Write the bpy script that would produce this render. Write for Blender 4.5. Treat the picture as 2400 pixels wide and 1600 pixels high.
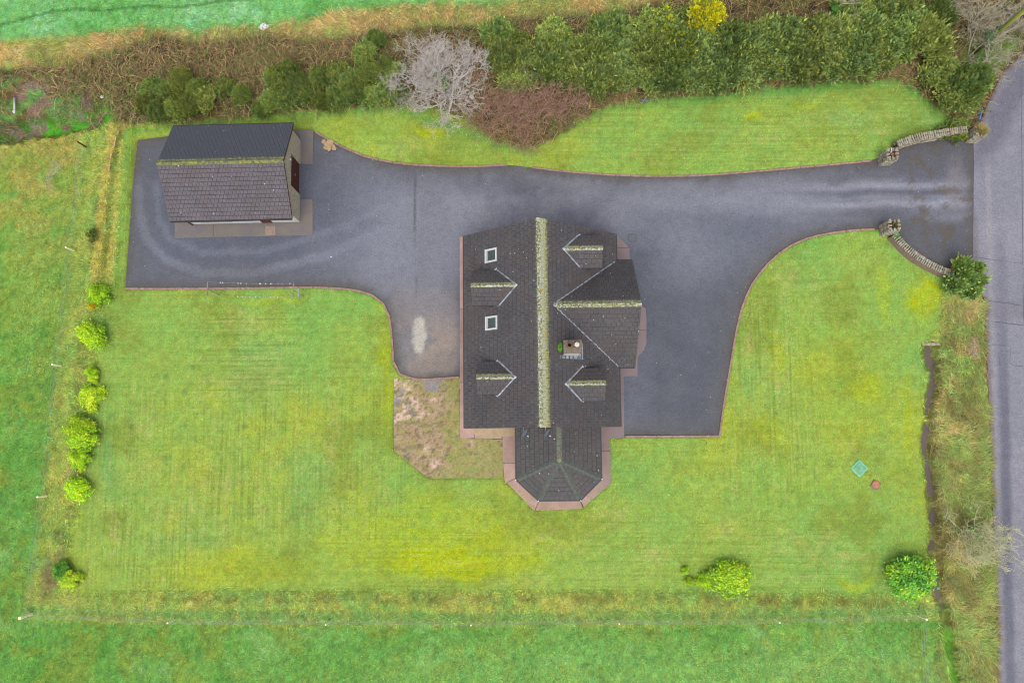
import bpy, bmesh, math, random
import numpy as np
from mathutils import Vector, Matrix
random.seed(7); rng = np.random.default_rng(11)
for o in list(bpy.data.objects): bpy.data.objects.remove(o, do_unlink=True)
scn = bpy.context.scene
COL = scn.collection
# ------------------------------------------------------------------ camera, sky, sun, exposure
CAM_H, PITCH, ROLL, FPX = 50.0, 0.112, 0.018, 1867.0
cd = bpy.data.cameras.new('camera'); cam = bpy.data.objects.new('camera', cd); COL.objects.link(cam)
cd.sensor_width = 36.0; cd.lens = FPX/2400*36; cd.clip_end = 2000; cd.clip_start = 0.5
cam.location = (0, 0, CAM_H); cam.rotation_euler = (PITCH, ROLL, 0)
scn.camera = cam
SUN_EL, SUN_AZ = 66.0, 186.0          # soft light from the south
w = bpy.data.worlds.new('World'); scn.world = w; w.use_nodes = True
wn = w.node_tree; bg = wn.nodes['Background']
sky = wn.nodes.new('ShaderNodeTexSky'); sky.sky_type = 'NISHITA'; sky.sun_disc = False
sky.sun_elevation = math.radians(SUN_EL); sky.sun_rotation = math.radians(SUN_AZ)
sky.dust_density = 4.0; sky.air_density = 1.0; sky.ozone_density = 1.0
hs = wn.nodes.new('ShaderNodeHueSaturation'); hs.inputs['Saturation'].default_value = 0.35
wn.links.new(sky.outputs[0], hs.inputs['Color']); wn.links.new(hs.outputs[0], bg.inputs[0])
bg.inputs[1].default_value = 0.13
sd_ = bpy.data.lights.new('sun', 'SUN'); sd_.energy = 1.2; sd_.angle = math.radians(50); sd_.color = (1, 0.98, 0.95)
sun = bpy.data.objects.new('sun', sd_); COL.objects.link(sun)
az = math.radians(SUN_AZ); sdir = Vector((math.sin(az)*math.cos(math.radians(SUN_EL)), math.cos(az)*math.cos(math.radians(SUN_EL)), math.sin(math.radians(SUN_EL))))
sun.rotation_euler = sdir.to_track_quat('Z', 'Y').to_euler()
scn.view_settings.view_transform = 'Standard'; scn.view_settings.look = 'None'
scn.view_settings.exposure = 1.37; scn.view_settings.gamma = 1.0; scn.view_settings.use_curve_mapping = False
scn.cycles.pixel_filter_type = 'BLACKMAN_HARRIS'; scn.cycles.filter_width = 1.1
scn.render.resolution_x = 1024; scn.render.resolution_y = 682
# ------------------------------------------------------------------ survey helpers: photo pixel (2400x1600) -> point of the place
_R = (Matrix.Rotation(ROLL, 3, 'Y') @ Matrix.Rotation(PITCH, 3, 'X')); RN = np.array(_R)
def ray(px, py):
    d = RN @ np.array([(px-1200)/FPX, -(py-800)/FPX, -1.0]); return d
def U(px, py, z=0.0):
    d = ray(px, py); t = (z-CAM_H)/d[2]; return Vector((d[0]*t, d[1]*t, z))
def proj(P):
    c = (np.asarray(P, float)-np.array([0, 0, CAM_H])) @ RN
    return 1200+FPX*c[..., 0]/-c[..., 2], 800-FPX*c[..., 1]/-c[..., 2]
S = 2400/2352
def Dp(pts): return [(x*S, y*S) for x, y in pts]
def XY(pts, z=0.0): return [tuple(U(x, y, z))[:2] for x, y in pts]
EXPO = 2.75
def lin(c): return c/12.92 if c <= 0.04045 else ((c+0.055)/1.055)**2.4
def C(r, g, b, k=1.0): return np.array([lin(r/255), lin(g/255), lin(b/255)])/EXPO*k
# ------------------------------------------------------------------ numpy noise
def _h(ix, iy, s):
    n = (ix.astype(np.int64)*374761393 + iy.astype(np.int64)*668265263 + s*974711) & 0xffffffff
    n = ((n ^ (n >> 13))*1274126177) & 0xffffffff
    return ((n ^ (n >> 16)) & 0xffff)/65535.0
def vn(x, y, s=0):
    ix = np.floor(x); iy = np.floor(y); fx = x-ix; fy = y-iy
    fx = fx*fx*(3-2*fx); fy = fy*fy*(3-2*fy)
    a = _h(ix, iy, s); b = _h(ix+1, iy, s); c = _h(ix, iy+1, s); d = _h(ix+1, iy+1, s)
    return (a*(1-fx)+b*fx)*(1-fy)+(c*(1-fx)+d*fx)*fy
def fbm(x, y, sc, s=0, o=4, g=0.55):
    v = 0; a = 1; t = 0
    for i in range(o):
        v = v+a*vn(x*sc+i*17.3, y*sc-i*9.1, s+i); t += a; a *= g; sc *= 2.03
    return v/t
def sst(a, b, x):
    t = np.clip((x-a)/(b-a), 0, 1); return t*t*(3-2*t)
def pdist(x, y, line, closed=False):
    d = np.full(x.shape, 1e9); n = len(line)
    for i in range(n if closed else n-1):
        ax, ay = line[i]; bx, by = line[(i+1) % n]; ex, ey = bx-ax, by-ay
        t = np.clip(((x-ax)*ex+(y-ay)*ey)/(ex*ex+ey*ey+1e-9), 0, 1)
        d = np.minimum(d, (x-ax-t*ex)**2+(y-ay-t*ey)**2)
    return np.sqrt(d)
def inside(x, y, poly):
    r = np.zeros(x.shape, bool); n = len(poly)
    for i in range(n):
        ax, ay = poly[i]; bx, by = poly[(i+1) % n]
        if ay == by: continue
        k = ((ay > y) != (by > y)) & (x < (bx-ax)*(y-ay)/(by-ay)+ax); r ^= k
    return r
def sdf(x, y, poly):
    d = pdist(x, y, poly, True); return np.where(inside(x, y, poly), -d, d)
def nearest(x, y, line):
    n = len(line); best = np.full(x.shape, 1e9); bx_ = x.copy(); by_ = y.copy()
    for i in range(n):
        ax, ay = line[i]; bx, by = line[(i+1) % n]; ex, ey = bx-ax, by-ay
        t = np.clip(((x-ax)*ex+(y-ay)*ey)/(ex*ex+ey*ey+1e-9), 0, 1)
        qx = ax+t*ex; qy = ay+t*ey; d = (x-qx)**2+(y-qy)**2; k = d < best
        best = np.where(k, d, best); bx_ = np.where(k, qx, bx_); by_ = np.where(k, qy, by_)
    return bx_, by_
def smooth_line(pts, n=6, closed=False):
    P = [np.array(p, float) for p in pts]; out = []; m = len(P)
    for i in range(m if closed else m-1):
        if closed: p0, p1, p2, p3 = P[i-1], P[i], P[(i+1) % m], P[(i+2) % m]
        else: p0, p1, p2, p3 = P[max(i-1, 0)], P[i], P[i+1], P[min(i+2, m-1)]
        for k in range(n):
            t = k/n
            out.append(tuple(0.5*((2*p1)+(-p0+p2)*t+(2*p0-5*p1+4*p2-p3)*t*t+(-p0+3*p1-3*p2+p3)*t**3)))
    if not closed: out.append(tuple(P[-1]))
    return out
# ------------------------------------------------------------------ object helpers
def tag(o, label=None, cat=None, group=None, kind=None):
    if label: o['label'] = label
    if cat: o['category'] = cat
    if group: o['group'] = group
    if kind: o['kind'] = kind
    return o
def link(o, parent=None):
    COL.objects.link(o)
    if parent is not None: o.parent = parent
    return o
def empty(name, loc=(0, 0, 0), rz=0.0):
    o = bpy.data.objects.new(name, None); o.location = loc; o.rotation_euler = (0, 0, rz); o.empty_display_size = .2
    return link(o)
def meshobj(name, V, F, mat, parent=None, col=None, smooth=False):
    me = bpy.data.meshes.new(name); me.from_pydata([tuple(v) for v in V] if not isinstance(V, np.ndarray) else V.tolist(), [], F if not isinstance(F, np.ndarray) else F.tolist())
    if mat is not None: me.materials.append(mat)
    if col is not None:
        a = me.color_attributes.new('Col', 'FLOAT_COLOR', 'POINT')
        c4 = np.ones((len(V), 4), np.float32); c4[:, :3] = col; a.data.foreach_set('color', c4.ravel())
    if smooth: me.polygons.foreach_set('use_smooth', [True]*len(me.polygons))
    me.update()
    return link(bpy.data.objects.new(name, me), parent)
class MB:
    def __init__(s): s.V = []; s.F = []
    def add(s, V, F):
        n = len(s.V); s.V += [tuple(v) for v in V]; s.F += [tuple(i+n for i in f) for f in F]; return s
    def box(s, x0, x1, y0, y1, z0, z1):
        return s.add([(x0, y0, z0), (x1, y0, z0), (x1, y1, z0), (x0, y1, z0), (x0, y0, z1), (x1, y0, z1), (x1, y1, z1), (x0, y1, z1)],
                     [(0, 3, 2, 1), (4, 5, 6, 7), (0, 1, 5, 4), (1, 2, 6, 5), (2, 3, 7, 6), (3, 0, 4, 7)])
    def prism(s, poly, z0, z1):
        n = len(poly); A = sum(poly[i][0]*poly[(i+1) % n][1]-poly[(i+1) % n][0]*poly[i][1] for i in range(n))
        if A < 0: poly = poly[::-1]
        return s.add([(p[0], p[1], z0) for p in poly]+[(p[0], p[1], z1) for p in poly],
                     [tuple(range(n))[::-1], tuple(range(n, 2*n))]+[(i, (i+1) % n, n+(i+1) % n, n+i) for i in range(n)])
    def bar(s, a, b, wd, th, up=(0, 0, 1)):
        a = Vector(a); b = Vector(b); d = (b-a).normalized(); u = Vector(up); r = d.cross(u)
        if r.length < 1e-4: r = d.cross(Vector((1, 0, 0)))
        r.normalize(); u = r.cross(d).normalized(); V = []
        for p in (a, b):
            for i, j in ((-1, -1), (1, -1), (1, 1), (-1, 1)): V.append(p+r*i*wd/2+u*j*th/2)
        return s.add(V, [(0, 1, 2, 3), (7, 6, 5, 4), (0, 4, 5, 1), (1, 5, 6, 2), (2, 6, 7, 3), (3, 7, 4, 0)])
    def tube(s, pts, rad, n=8, cap=True):
        pts = [Vector(p) for p in pts]; V = []; F = []
        rs = rad if isinstance(rad, (list, tuple)) else [rad]*len(pts)
        for i, p in enumerate(pts):
            d = (pts[min(i+1, len(pts)-1)]-pts[max(i-1, 0)]).normalized()
            x = d.cross(Vector((0, 0, 1)));
            if x.length < 1e-3: x = Vector((1, 0, 0))
            x.normalize(); y = d.cross(x)
            for k in range(n):
                a = 2*math.pi*k/n; V.append(p+(x*math.cos(a)+y*math.sin(a))*rs[i])
        for i in range(len(pts)-1):
            for k in range(n): F.append((i*n+k, i*n+(k+1) % n, (i+1)*n+(k+1) % n, (i+1)*n+k))
        if cap: F.append(tuple(range(n))[::-1]); F.append(tuple(range((len(pts)-1)*n, len(pts)*n)))
        return s.add(V, F)
    def lathe(s, prof, n=16, c=(0, 0, 0)):
        V = []; F = []
        for r, z in prof:
            for k in range(n): a = 2*math.pi*k/n; V.append((c[0]+r*math.cos(a), c[1]+r*math.sin(a), c[2]+z))
        for i in range(len(prof)-1):
            for k in range(n): F.append((i*n+k, i*n+(k+1) % n, (i+1)*n+(k+1) % n, (i+1)*n+k))
        return s.add(V, F)
    def build(s, name, mat, parent=None, bevel=0, smooth=False):
        o = meshobj(name, s.V, s.F, mat, parent, smooth=smooth)
        if bevel:
            bm = bmesh.new(); bm.from_mesh(o.data); bmesh.ops.bevel(bm, geom=bm.edges[:], offset=bevel, segments=1, affect='EDGES', clamp_overlap=True)
            bm.to_mesh(o.data); bm.free()
        return o
# ------------------------------------------------------------------ material helpers
class NT:
    def __init__(s, name):
        s.m = bpy.data.materials.new(name); s.m.use_nodes = True; s.t = s.m.node_tree; s.b = s.t.nodes['Principled BSDF']
        s.b.inputs['Specular IOR Level'].default_value = 0.25
    def n(s, ty, **kw):
        x = s.t.nodes.new('ShaderNode'+ty)
        for k, v in kw.items(): setattr(x, k, v)
        return x
    def l(s, a, b): s.t.links.new(a, b)
    def val(s, sock, v):
        if isinstance(v, bpy.types.NodeSocket): s.l(v, sock)
        else: sock.default_value = v
    def math(s, op, a, b=0.0, clamp=False):
        x = s.n('Math', operation=op); x.use_clamp = clamp; s.val(x.inputs[0], a); s.val(x.inputs[1], b); return x.outputs[0]
    def mix(s, f, a, b, bt='MIX'):
        x = s.n('Mix', data_type='RGBA', blend_type=bt); s.val(x.inputs[0], f)
        for k, v in ((6, a), (7, b)):
            if isinstance(v, bpy.types.NodeSocket): s.l(v, x.inputs[k])
            else: x.inputs[k].default_value = (*v, 1)
        return x.outputs[2]
    def noise(s, scale, det=3, vec=None, rough=.55, out=0):
        x = s.n('TexNoise'); x.inputs['Scale'].default_value = scale; x.inputs['Detail'].default_value = det; x.inputs['Roughness'].default_value = rough
        s.l(vec if vec is not None else s.pos(), x.inputs['Vector']); return x.outputs[out]
    def pos(s):
        if not hasattr(s, '_p'): s._p = s.n('NewGeometry').outputs['Position']
        return s._p
    def ramp(s, f, lo, hi, a=0.0, b=1.0):
        x = s.n('MapRange'); x.clamp = True; s.val(x.inputs[0], f); s.val(x.inputs[1], lo); s.val(x.inputs[2], hi); x.inputs[3].default_value = a; x.inputs[4].default_value = b
        return x.outputs[0]
    def attr(s, name='Col'):
        x = s.n('Attribute'); x.attribute_name = name; return x.outputs['Color']
    def scale(s, col, f):
        x = s.n('VectorMath', operation='SCALE'); s.l(col, x.inputs[0]); s.val(x.inputs['Scale'], f); return x.outputs[0]
    def bump(s, h, st=.5, dist=.02):
        x = s.n('Bump'); x.inputs['Strength'].default_value = st; x.inputs['Distance'].default_value = dist; s.l(h, x.inputs['Height']); s.l(x.outputs[0], s.b.inputs['Normal'])
    def done(s, col, rough=.85, spec=None):
        if isinstance(col, bpy.types.NodeSocket): s.l(col, s.b.inputs['Base Color'])
        else: s.b.inputs['Base Color'].default_value = (*col, 1)
        s.val(s.b.inputs['Roughness'], rough)
        if spec is not None: s.b.inputs['Specular IOR Level'].default_value = spec
        return s.m
def plain(name, col, rough=.7, var=.25, sc=6, metal=0.0, bump=0.0):
    t = NT(name); n = t.noise(sc, 4); f = t.ramp(n, .3, .7, 1-var, 1+var)
    rgb = t.n('RGB'); rgb.outputs[0].default_value = (*col, 1)
    t.b.inputs['Metallic'].default_value = metal
    if bump: t.bump(t.noise(sc*6, 3), bump, .02)
    return t.done(t.scale(rgb.outputs[0], f), rough)
def ground_mat(name, fine=.5, mid=.26, bump=.5, sc=1.0, mow=False):
    t = NT(name); c = t.attr()
    a = t.ramp(t.noise(9*sc, 5, rough=.8), .32, .68, 1-fine, 1+fine); b = t.ramp(t.noise(2.6*sc, 5, rough=.75), .3, .7, 1-mid, 1+mid)
    c = t.scale(t.scale(c, a), b)
    h = t.n('HueSaturation'); t.l(t.ramp(t.noise(9*sc, 3), .3, .7, .47, .53), h.inputs['Hue']); t.l(c, h.inputs['Color'])
    col = h.outputs[0]
    if mow:
        sp = t.n('SeparateXYZ'); t.l(t.pos(), sp.inputs[0]); ms = t.n('SeparateColor'); t.l(t.attr('Mow'), ms.inputs[0])
        for k, (a_, b_) in enumerate(((6.0, .12), (.12, 6.0))):
            cb = t.n('CombineXYZ'); t.l(t.math('MULTIPLY', sp.outputs[0], a_), cb.inputs[0]); t.l(t.math('MULTIPLY', sp.outputs[1], b_), cb.inputs[1])
            ln = t.noise(1.0, 2, cb.outputs[0], .6); brk = t.ramp(t.noise(.9, 3), .3, .58); wgt = t.math('MULTIPLY', ms.outputs[k], brk)
            col = t.mix(t.math('MULTIPLY', t.ramp(ln, .53, .6, 0, .42), wgt), col, C(96, 128, 44)); col = t.mix(t.math('MULTIPLY', t.math('MULTIPLY', t.ramp(ln, .47, .38, 0, .85), wgt), t.ramp(t.noise(6, 3, rough=.7), .45, .62)), col, C(206, 200, 128))
        col = t.mix(t.math('MULTIPLY', t.ramp(t.noise(8, 3, rough=.7), .56, .68), t.ramp(t.noise(.7, 3), .4, .62, .05, .6)), col, C(204, 196, 132))
    t.bump(t.noise(30*sc, 4, rough=.7), bump, .05)
    return t.done(col, .95, .1)
M_GRASS = ground_mat('grass_ground'); M_LAWN = ground_mat('lawn_ground', .36, .14, .3, mow=True)
def leaf_mat(name, var=.26, hue=.014, rough=.6):
    t = NT(name); c = t.attr(); oi = t.n('ObjectInfo')
    h = t.n('HueSaturation'); t.l(t.ramp(oi.outputs['Random'], 0, 1, .5-hue, .5+hue), h.inputs['Hue']); t.l(c, h.inputs['Color'])
    r2 = t.math('FRACT', t.math('MULTIPLY', oi.outputs['Random'], 7.31)); t.l(t.ramp(r2, 0, 1, 1-var, 1+var), h.inputs['Value'])
    return t.done(h.outputs[0], rough, .2)
M_LEAF = leaf_mat('foliage'); M_BLADE = leaf_mat('grass_blades', 0, 0, .8); M_TWIG = leaf_mat('twigs', .1, .005, .85)
def asphalt_mat(name, bump=.25):
    t = NT(name); c = t.attr()
    a = t.ramp(t.noise(9, 5, rough=.85), .34, .66, .66, 1.34); b = t.ramp(t.noise(2.2, 5, rough=.7), .3, .7, .86, 1.14)
    c = t.scale(t.scale(c, a), b)
    v = t.n('TexVoronoi'); v.inputs['Scale'].default_value = 2.2; t.l(t.pos(), v.inputs['Vector'])
    dot = t.math('MULTIPLY', t.math('LESS_THAN', v.outputs['Distance'], .05), t.math('GREATER_THAN', t.noise(1.7, 1), .5))
    c = t.mix(dot, c, C(205, 200, 190))
    t.bump(t.noise(70, 3), bump, .01)
    return t.done(c, t.ramp(t.noise(.5, 3), .3, .7, .6, .85), .35)
M_ASPH = asphalt_mat('asphalt'); M_CONC = asphalt_mat('concrete_slab', .15)
M_KERB = plain('kerb_brick', C(172, 138, 128), .85, .3, 5, bump=.3)
M_LEAD = plain('lead_flashing', C(158, 164, 174), .55, .5, 4)
M_WHITE = plain('white_paint', C(238, 238, 236), .5, .06, 8)
M_DARK = plain('dark_gutter', C(44, 44, 50), .5, .2, 8)
M_BROWN = plain('brown_woodwork', C(108, 50, 40), .6, .25, 9)
M_WOOD = plain('weathered_wood', C(250, 240, 190, 1.8), .85, .3, 12)
M_OLDWOOD = plain('grey_wood', C(150, 125, 85), .85, .3, 9)
M_SOIL = plain('dark_soil', C(60, 50, 36), .95, .4, 12)
M_BARK = plain('bark', C(120, 108, 92), .9, .3, 14)
M_METAL = plain('grey_metal', C(150, 160, 175), .45, .15, 10, .3)
M_WIRE = plain('fence_wire', C(165, 180, 172), .5, .1, 5, .3)
# ------------------------------------------------------------------ plan of the place (photo pixels)
DRIVE = Dp([(316, 322), (395, 312), (560, 300), (724, 303), (760, 324), (800, 344), (850, 363), (920, 376), (1000, 381.5), (1080, 383), (1130, 381), (1160, 379), (1190, 381), (1230, 386), (1300, 394.5), (1400, 402), (1500, 405), (1600, 403.5), (1700, 397), (1850, 384), (2000, 370), (2034, 356), (2056, 341), (2110, 324), (2180, 312), (2236, 306),
            (2236, 400), (2235, 500), (2234, 640), (2200, 628), (2130, 603), (2085, 578), (2052, 548), (2036, 527), (2005, 527), (1960, 529), (1900, 537), (1850, 549), (1805, 571), (1765, 604), (1730, 648), (1706, 700), (1691, 760), (1679, 830), (1667, 900), (1659, 950), (1653, 1000), (1560, 1001), (1435, 1001),
            (1300, 985), (1100, 900), (1057, 866), (1010, 869), (960, 871), (925, 862), (908, 848), (903, 820), (900, 770), (894, 727), (880, 696), (852, 676), (800, 664), (720, 660), (600, 661.5), (400, 663.5), (288, 663), (292, 600), (297, 540), (303, 440)])
ROAD = Dp([(2480, -60), (2352, 118), (2300, 172), (2268, 240), (2247, 290), (2236.5, 306), (2236.5, 400), (2235.5, 500), (2234.5, 640), (2263, 690), (2264, 760), (2270, 880), (2275, 1000), (2280, 1150), (2285, 1280), (2290, 1400), (2294, 1600), (2298, 1800), (2500, 1800), (2490, 1200), (2480, 700), (2490, 300), (2560, 80), (2620, -60)])
PATIO = Dp([(905, 869), (960, 872.5), (1055, 868), (1057, 1005), (1155, 1009), (1155, 1098), (1080, 1098), (985, 1098.5), (905, 1036)])
HEDGE_S = Dp([(-200, 330), (0, 312), (120, 292), (290, 284), (400, 282), (500, 272), (620, 262), (700, 250), (820, 245), (900, 240), (1000, 245), (1060, 262), (1090, 290), (1140, 322), (1190, 340), (1250, 332), (1330, 284), (1400, 242), (1500, 228), (1600, 216), (1750, 202), (1900, 187), (2060, 182), (2110, 212), (2160, 246), (2190, 275), (2222, 305), (2250, 270), (2290, 175), (2360, 80), (2480, -100)])
HEDGE_N = Dp([(-200, 170), (0, 160), (150, 150), (250, 125), (360, 80), (480, 100), (600, 80), (700, 92), (800, 85), (900, 75), (1000, 55), (1100, 60), (1200, 40), (1400, 30), (1500, 5), (1700, -30), (2480, -150)])
TAN_N = Dp([(-200, 110), (0, 98), (200, 84), (330, 62), (450, 76), (600, 60), (700, 48), (800, 25), (950, 12), (1100, 8), (1300, -10), (1500, -60), (2480, -250)])
HEDGE = HEDGE_S+HEDGE_N[::-1]
TANPOLY = HEDGE_N+TAN_N[::-1]
LAWN = Dp([(292, 300), (500, 275), (900, 240), (1190, 340), (1400, 242), (2060, 182), (2240, 310), (2260, 700), (2200, 740), (2140, 760), (2118, 800), (2125, 900), (2122, 1050), (2130, 1200), (2135, 1260), (2120, 1350), (2060, 1365), (1500, 1358), (800, 1356), (140, 1358), (150, 1290), (190, 1100), (210, 900), (245, 690), (262, 640)])
FENCE_W = [(205, 250), (189, 343), (165, 585), (135, 855), (100, 1162), (57, 1441)]
FENCE_S = [(57, 1441), (399, 1453), (768, 1459), (1104, 1460), (1450, 1458), (1818, 1452), (2157, 1444)]
BANKW = Dp([(262, 300), (238, 430), (225, 540), (205, 700), (190, 880), (175, 1050), (135, 1230), (112, 1385)])
BANKS = Dp([(112, 1385), (300, 1374), (500, 1376), (800, 1371), (1000, 1376), (1250, 1374), (1500, 1370), (1700, 1378), (1900, 1380), (2060, 1392)])
LINE2 = Dp([(283, 300), (262, 450), (250, 560), (240, 660)])
STREAM = [(2181, 812, 15), (2183, 830, 15), (2186, 846, 11), (2193, 873, 4), (2188, 917, 8), (2181, 958, 4), (2175, 1026, 5), (2175, 1063, 5), (2184, 1117, 6), (2192, 1202, 8), (2192, 1287, 8), (2199, 1315, 5), (2197, 1355, 11), (2203, 1390, 7), (2212, 1425, 4), (2220, 1475, 4), (2232, 1530, 4), (2242, 1600, 4), (2256, 1700, 4), (2270, 1850, 4)]
STREAML = [(a, b) for a, b, c in STREAM]
DITCH = [(-220, 345), (-60, 322), (30, 312), (90, 300), (150, 292), (210, 280), (262, 270)]
VERGE_W = STREAML
YELLOW = [(1035, 1318, 135, 50, 1.25), (1080, 1340, 100, 28, 1.2), (990, 1270, 120, 40, .7), (1010, 1190, 90, 60, .45), (1200, 1320, 90, 40, .55), (1130, 1250, 80, 40, .6), (860, 1240, 80, 60, .35), (1000, 1270, 260, 110, .5), (1960, 900, 150, 160, .14), (1850, 1120, 160, 90, .12), (560, 1330, 220, 60, .3), (780, 1270, 50, 30, .45), (1010, 315, 35, 22, .9), (2170, 700, 45, 50, .8), (2080, 690, 25, 60, .4), (2030, 910, 60, 40, .5), (1820, 830, 25, 55, .55), (2010, 1370, 60, 15, .5), (1280, 1100, 30, 40, .2), (2130, 980, 14, 120, .5), (905, 880, 14, 160, .5), (910, 720, 25, 30, .4), (1690, 950, 18, 90, .4), (1800, 1010, 60, 40, .35), (770, 640, 60, 20, .3), (1755, 270, 30, 10, .6), (1900, 245, 60, 8, .4), (640, 705, 70, 14, .4)]
STRAW = [(1820, 870, 30, 70, .7), (1760, 820, 20, 40, .5), (350, 980, 30, 50, .6), (500, 1120, 120, 40, .35), (320, 1000, 20, 20, .7), (580, 760, 50, 40, .6), (780, 1000, 14, 150, .45), (1440, 1200, 60, 30, .5), (1530, 1290, 60, 40, .6), (1700, 1240, 60, 30, .5), (1880, 1270, 120, 30, .4), (1960, 1300, 90, 20, .5), (260, 1250, 14, 70, .7), (240, 1170, 10, 40, .6), (420, 1190, 80, 30, .4), (1980, 1040, 60, 20, .4), (1800, 320, 60, 12, .6), (2060, 285, 40, 30, .4), (1500, 360, 60, 15, .4), (950, 340, 80, 22, .5), (1900, 700, 30, 60, .3), (1840, 660, 25, 50, .5), (600, 870, 80, 60, .25), (320, 1100, 60, 40, .3), (1300, 1265, 80, 25, .3)]
BLUEG = [(250, 1080, 20, 110, .8), (620, 830, 80, 60, .6), (600, 900, 100, 80, .4), (720, 1130, 60, 120, .5), (1990, 280, 70, 30, .6), (2190, 290, 40, 30, .7), (1750, 900, 20, 60, .5), (1900, 640, 60, 50, .4), (430, 1280, 100, 30, .5), (860, 1060, 40, 80, .4), (840, 480, 60, 40, .3), (2130, 850, 50, 50, .3), (1500, 1130, 60, 60, .35), (820, 260, 90, 18, .7), (1740, 215, 350, 12, .6), (1100, 270, 60, 12, .6)]
def blobs(px, py, L, x, y, s):
    v = np.zeros(px.shape); jx = (fbm(x, y, .7, s)-.5)*60; jy = (fbm(x, y, .7, s+9)-.5)*60
    for bx, by, rx, ry, k in L:
        r = np.sqrt(((px+jx-bx)/rx)**2+((py+jy-by)/ry)**2); v = np.maximum(v, k*(1-sst(.35, 1.25, r)))
    return v
def mixc(c, col, f): return c*(1-f[:, None])+np.asarray(col)*f[:, None]
def ground_fields(x, y):
    """colour, height and region weights of the ground at world x, y (arrays)"""
    px, py = proj(np.stack([x, y, np.zeros_like(x)], -1))
    n1 = fbm(x, y, .16, 1); n2 = fbm(x, y, .5, 21); n3 = fbm(x, y, 1.6, 41); n4 = fbm(x, y, 4.5, 61, 3); n5 = fbm(x, y, .9, 81)
    jit = (n3-.5)*34+(n4-.5)*18
    tone = np.clip((n2-.5)*2.4+(n3-.5)*1.6, -1, 1)
    # fields
    fenceW = np.interp(py, [p[1] for p in FENCE_W], [p[0] for p in FENCE_W]) - np.clip((py-1441)*.12, 0, 200)
    fenceS = np.interp(px, [p[0] for p in FENCE_S], [p[1] for p in FENCE_S])
    c = np.tile(C(112, 166, 72), (len(x), 1))
    c = mixc(c, C(94, 152, 60), sst(.0, .8, -tone)); c = mixc(c, C(138, 182, 100), sst(.15, .9, tone)*.8)
    c = mixc(c, C(138, 154, 58), sst(.5, .68, n5)*.55)
    c = mixc(c, C(136, 184, 94), sst(1440, 1560, py)*sst(200, 1400, px)*.6)
    c = mixc(c, C(150, 158, 78), sst(1530, 1570, py)*sst(1700, 2000, px)*.35*sst(.4, .6, n2))
    c = mixc(c, C(142, 172, 72), sst(1100, 700, py)*sst(330, 150, px)*(.25+.5*sst(.35, .65, n2)))
    west_top = sst(700, 350, py)*sst(330, 200, px)
    c = mixc(c, C(152, 164, 72), west_top*sst(.3, .6, n2)*.9); c = mixc(c, C(172, 164, 84), west_top*sst(.48, .62, n5)*.8)
    # north field
    sn = py-np.interp(px, [p[0] for p in TAN_N], [p[1] for p in TAN_N])
    wN = sst(14, -14, sn+jit)
    cn = np.tile(C(122, 188, 106), (len(x), 1)); cn = mixc(cn, C(150, 206, 146), sst(.1, .8, tone)*.75); cn = mixc(cn, C(102, 172, 80), sst(.1, .8, -tone)*.8)
    trk = pdist(px, py, Dp([(-100, 85), (120, 27), (170, 22), (250, 24), (330, 15), (420, 17), (520, 2), (600, -5)])); cn = mixc(cn, C(70, 120, 50), sst(5, 1.5, trk)*.7)
    # rough bank west and south
    wRough = sst(-8, 14, px-fenceW+jit*.6)*sst(12, -10, py-fenceS-6+jit*.5)*(py > 250)
    cr = np.tile(C(152, 174, 76), (len(x), 1)); cr = mixc(cr, C(132, 172, 82), sst(-.1, .6, tone)*.8); cr = mixc(cr, C(184, 178, 90), sst(.0, .8, -tone)*.6)
    south = sst(1360, 1400, py)
    cr = mixc(cr, C(120, 166, 86), sst(22, 2, np.abs(py-fenceS+14))*south*.75)
    cr = mixc(cr, C(178, 168, 86), sst(.5, .66, n5)*.3*south)
    dbw = pdist(px, py, BANKW); dbs = pdist(px, py, BANKS)
    dk = np.maximum(sst(26, 4, dbw+jit*.5), sst(22, 3, dbs+jit*.6))*sst(.3, .58, n3+.05)
    cr = mixc(cr, C(104, 104, 48), dk*.6*sst(.42, .62, n5+(n4-.5)*.6))
    cr = mixc(cr, C(168, 150, 96), sst(.5, .7, n3)*sst(30, 6, dbw)*sst(900, 1200, py)*.8)
    cr = mixc(cr, C(124, 106, 78), sst(36, 5, np.hypot((px-120)*1.2, (py-1350)*.55)+jit*.4)*.8)
    d2 = pdist(px, py, LINE2); cr = mixc(cr, C(196, 180, 88), sst(14, 5, np.abs(d2-16)+jit*.3)*sst(700, 640, py)*.7); cr = mixc(cr, C(140, 138, 58), sst(8, 1, np.abs(d2-2)+jit*.3)*sst(700, 640, py)*.55)
    # lawn
    dl = sdf(px, py, LAWN); wL = sst(8, -8, dl+jit*.5)
    cl = np.tile(C(152, 184, 80), (len(x), 1)); lt = np.clip((n1-.5)*2.4+(n2-.5)*1.0+(n3-.5)*.5, -1, 1)
    cl = mixc(cl, C(134, 184, 86), sst(.0, .75, lt)*.8); cl = mixc(cl, C(174, 188, 62), sst(.0, .75, -lt)*.75)
    cl = mixc(cl, C(138, 156, 58), sst(.52, .72, fbm(x, y, .35, 131))*.65)
    strawm = blobs(px, py, STRAW, x, y, 150); cl = mixc(cl, C(120, 176, 96), blobs(px, py, BLUEG, x, y, 170)*.7)
    # mowing lines: fine dark and pale streaks
    sv = vn(x*5.2+(fbm(x, y, .3, 5)-.5)*1.2, y*.16, 201); sh = vn(x*.16, y*5.2+(fbm(x, y, .3, 6)-.5)*1.2, 211)
    vert = np.maximum(sst(900, 1000, py)*sst(1000, 900, px), 0)*sst(.35, .6, fbm(x, y, .12, 221)); vert = np.maximum(vert, sst(1660, 1720, px)*sst(1250, 1100, py)*sst(640, 760, py)*sst(2000, 1850, px)*.9)
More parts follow.
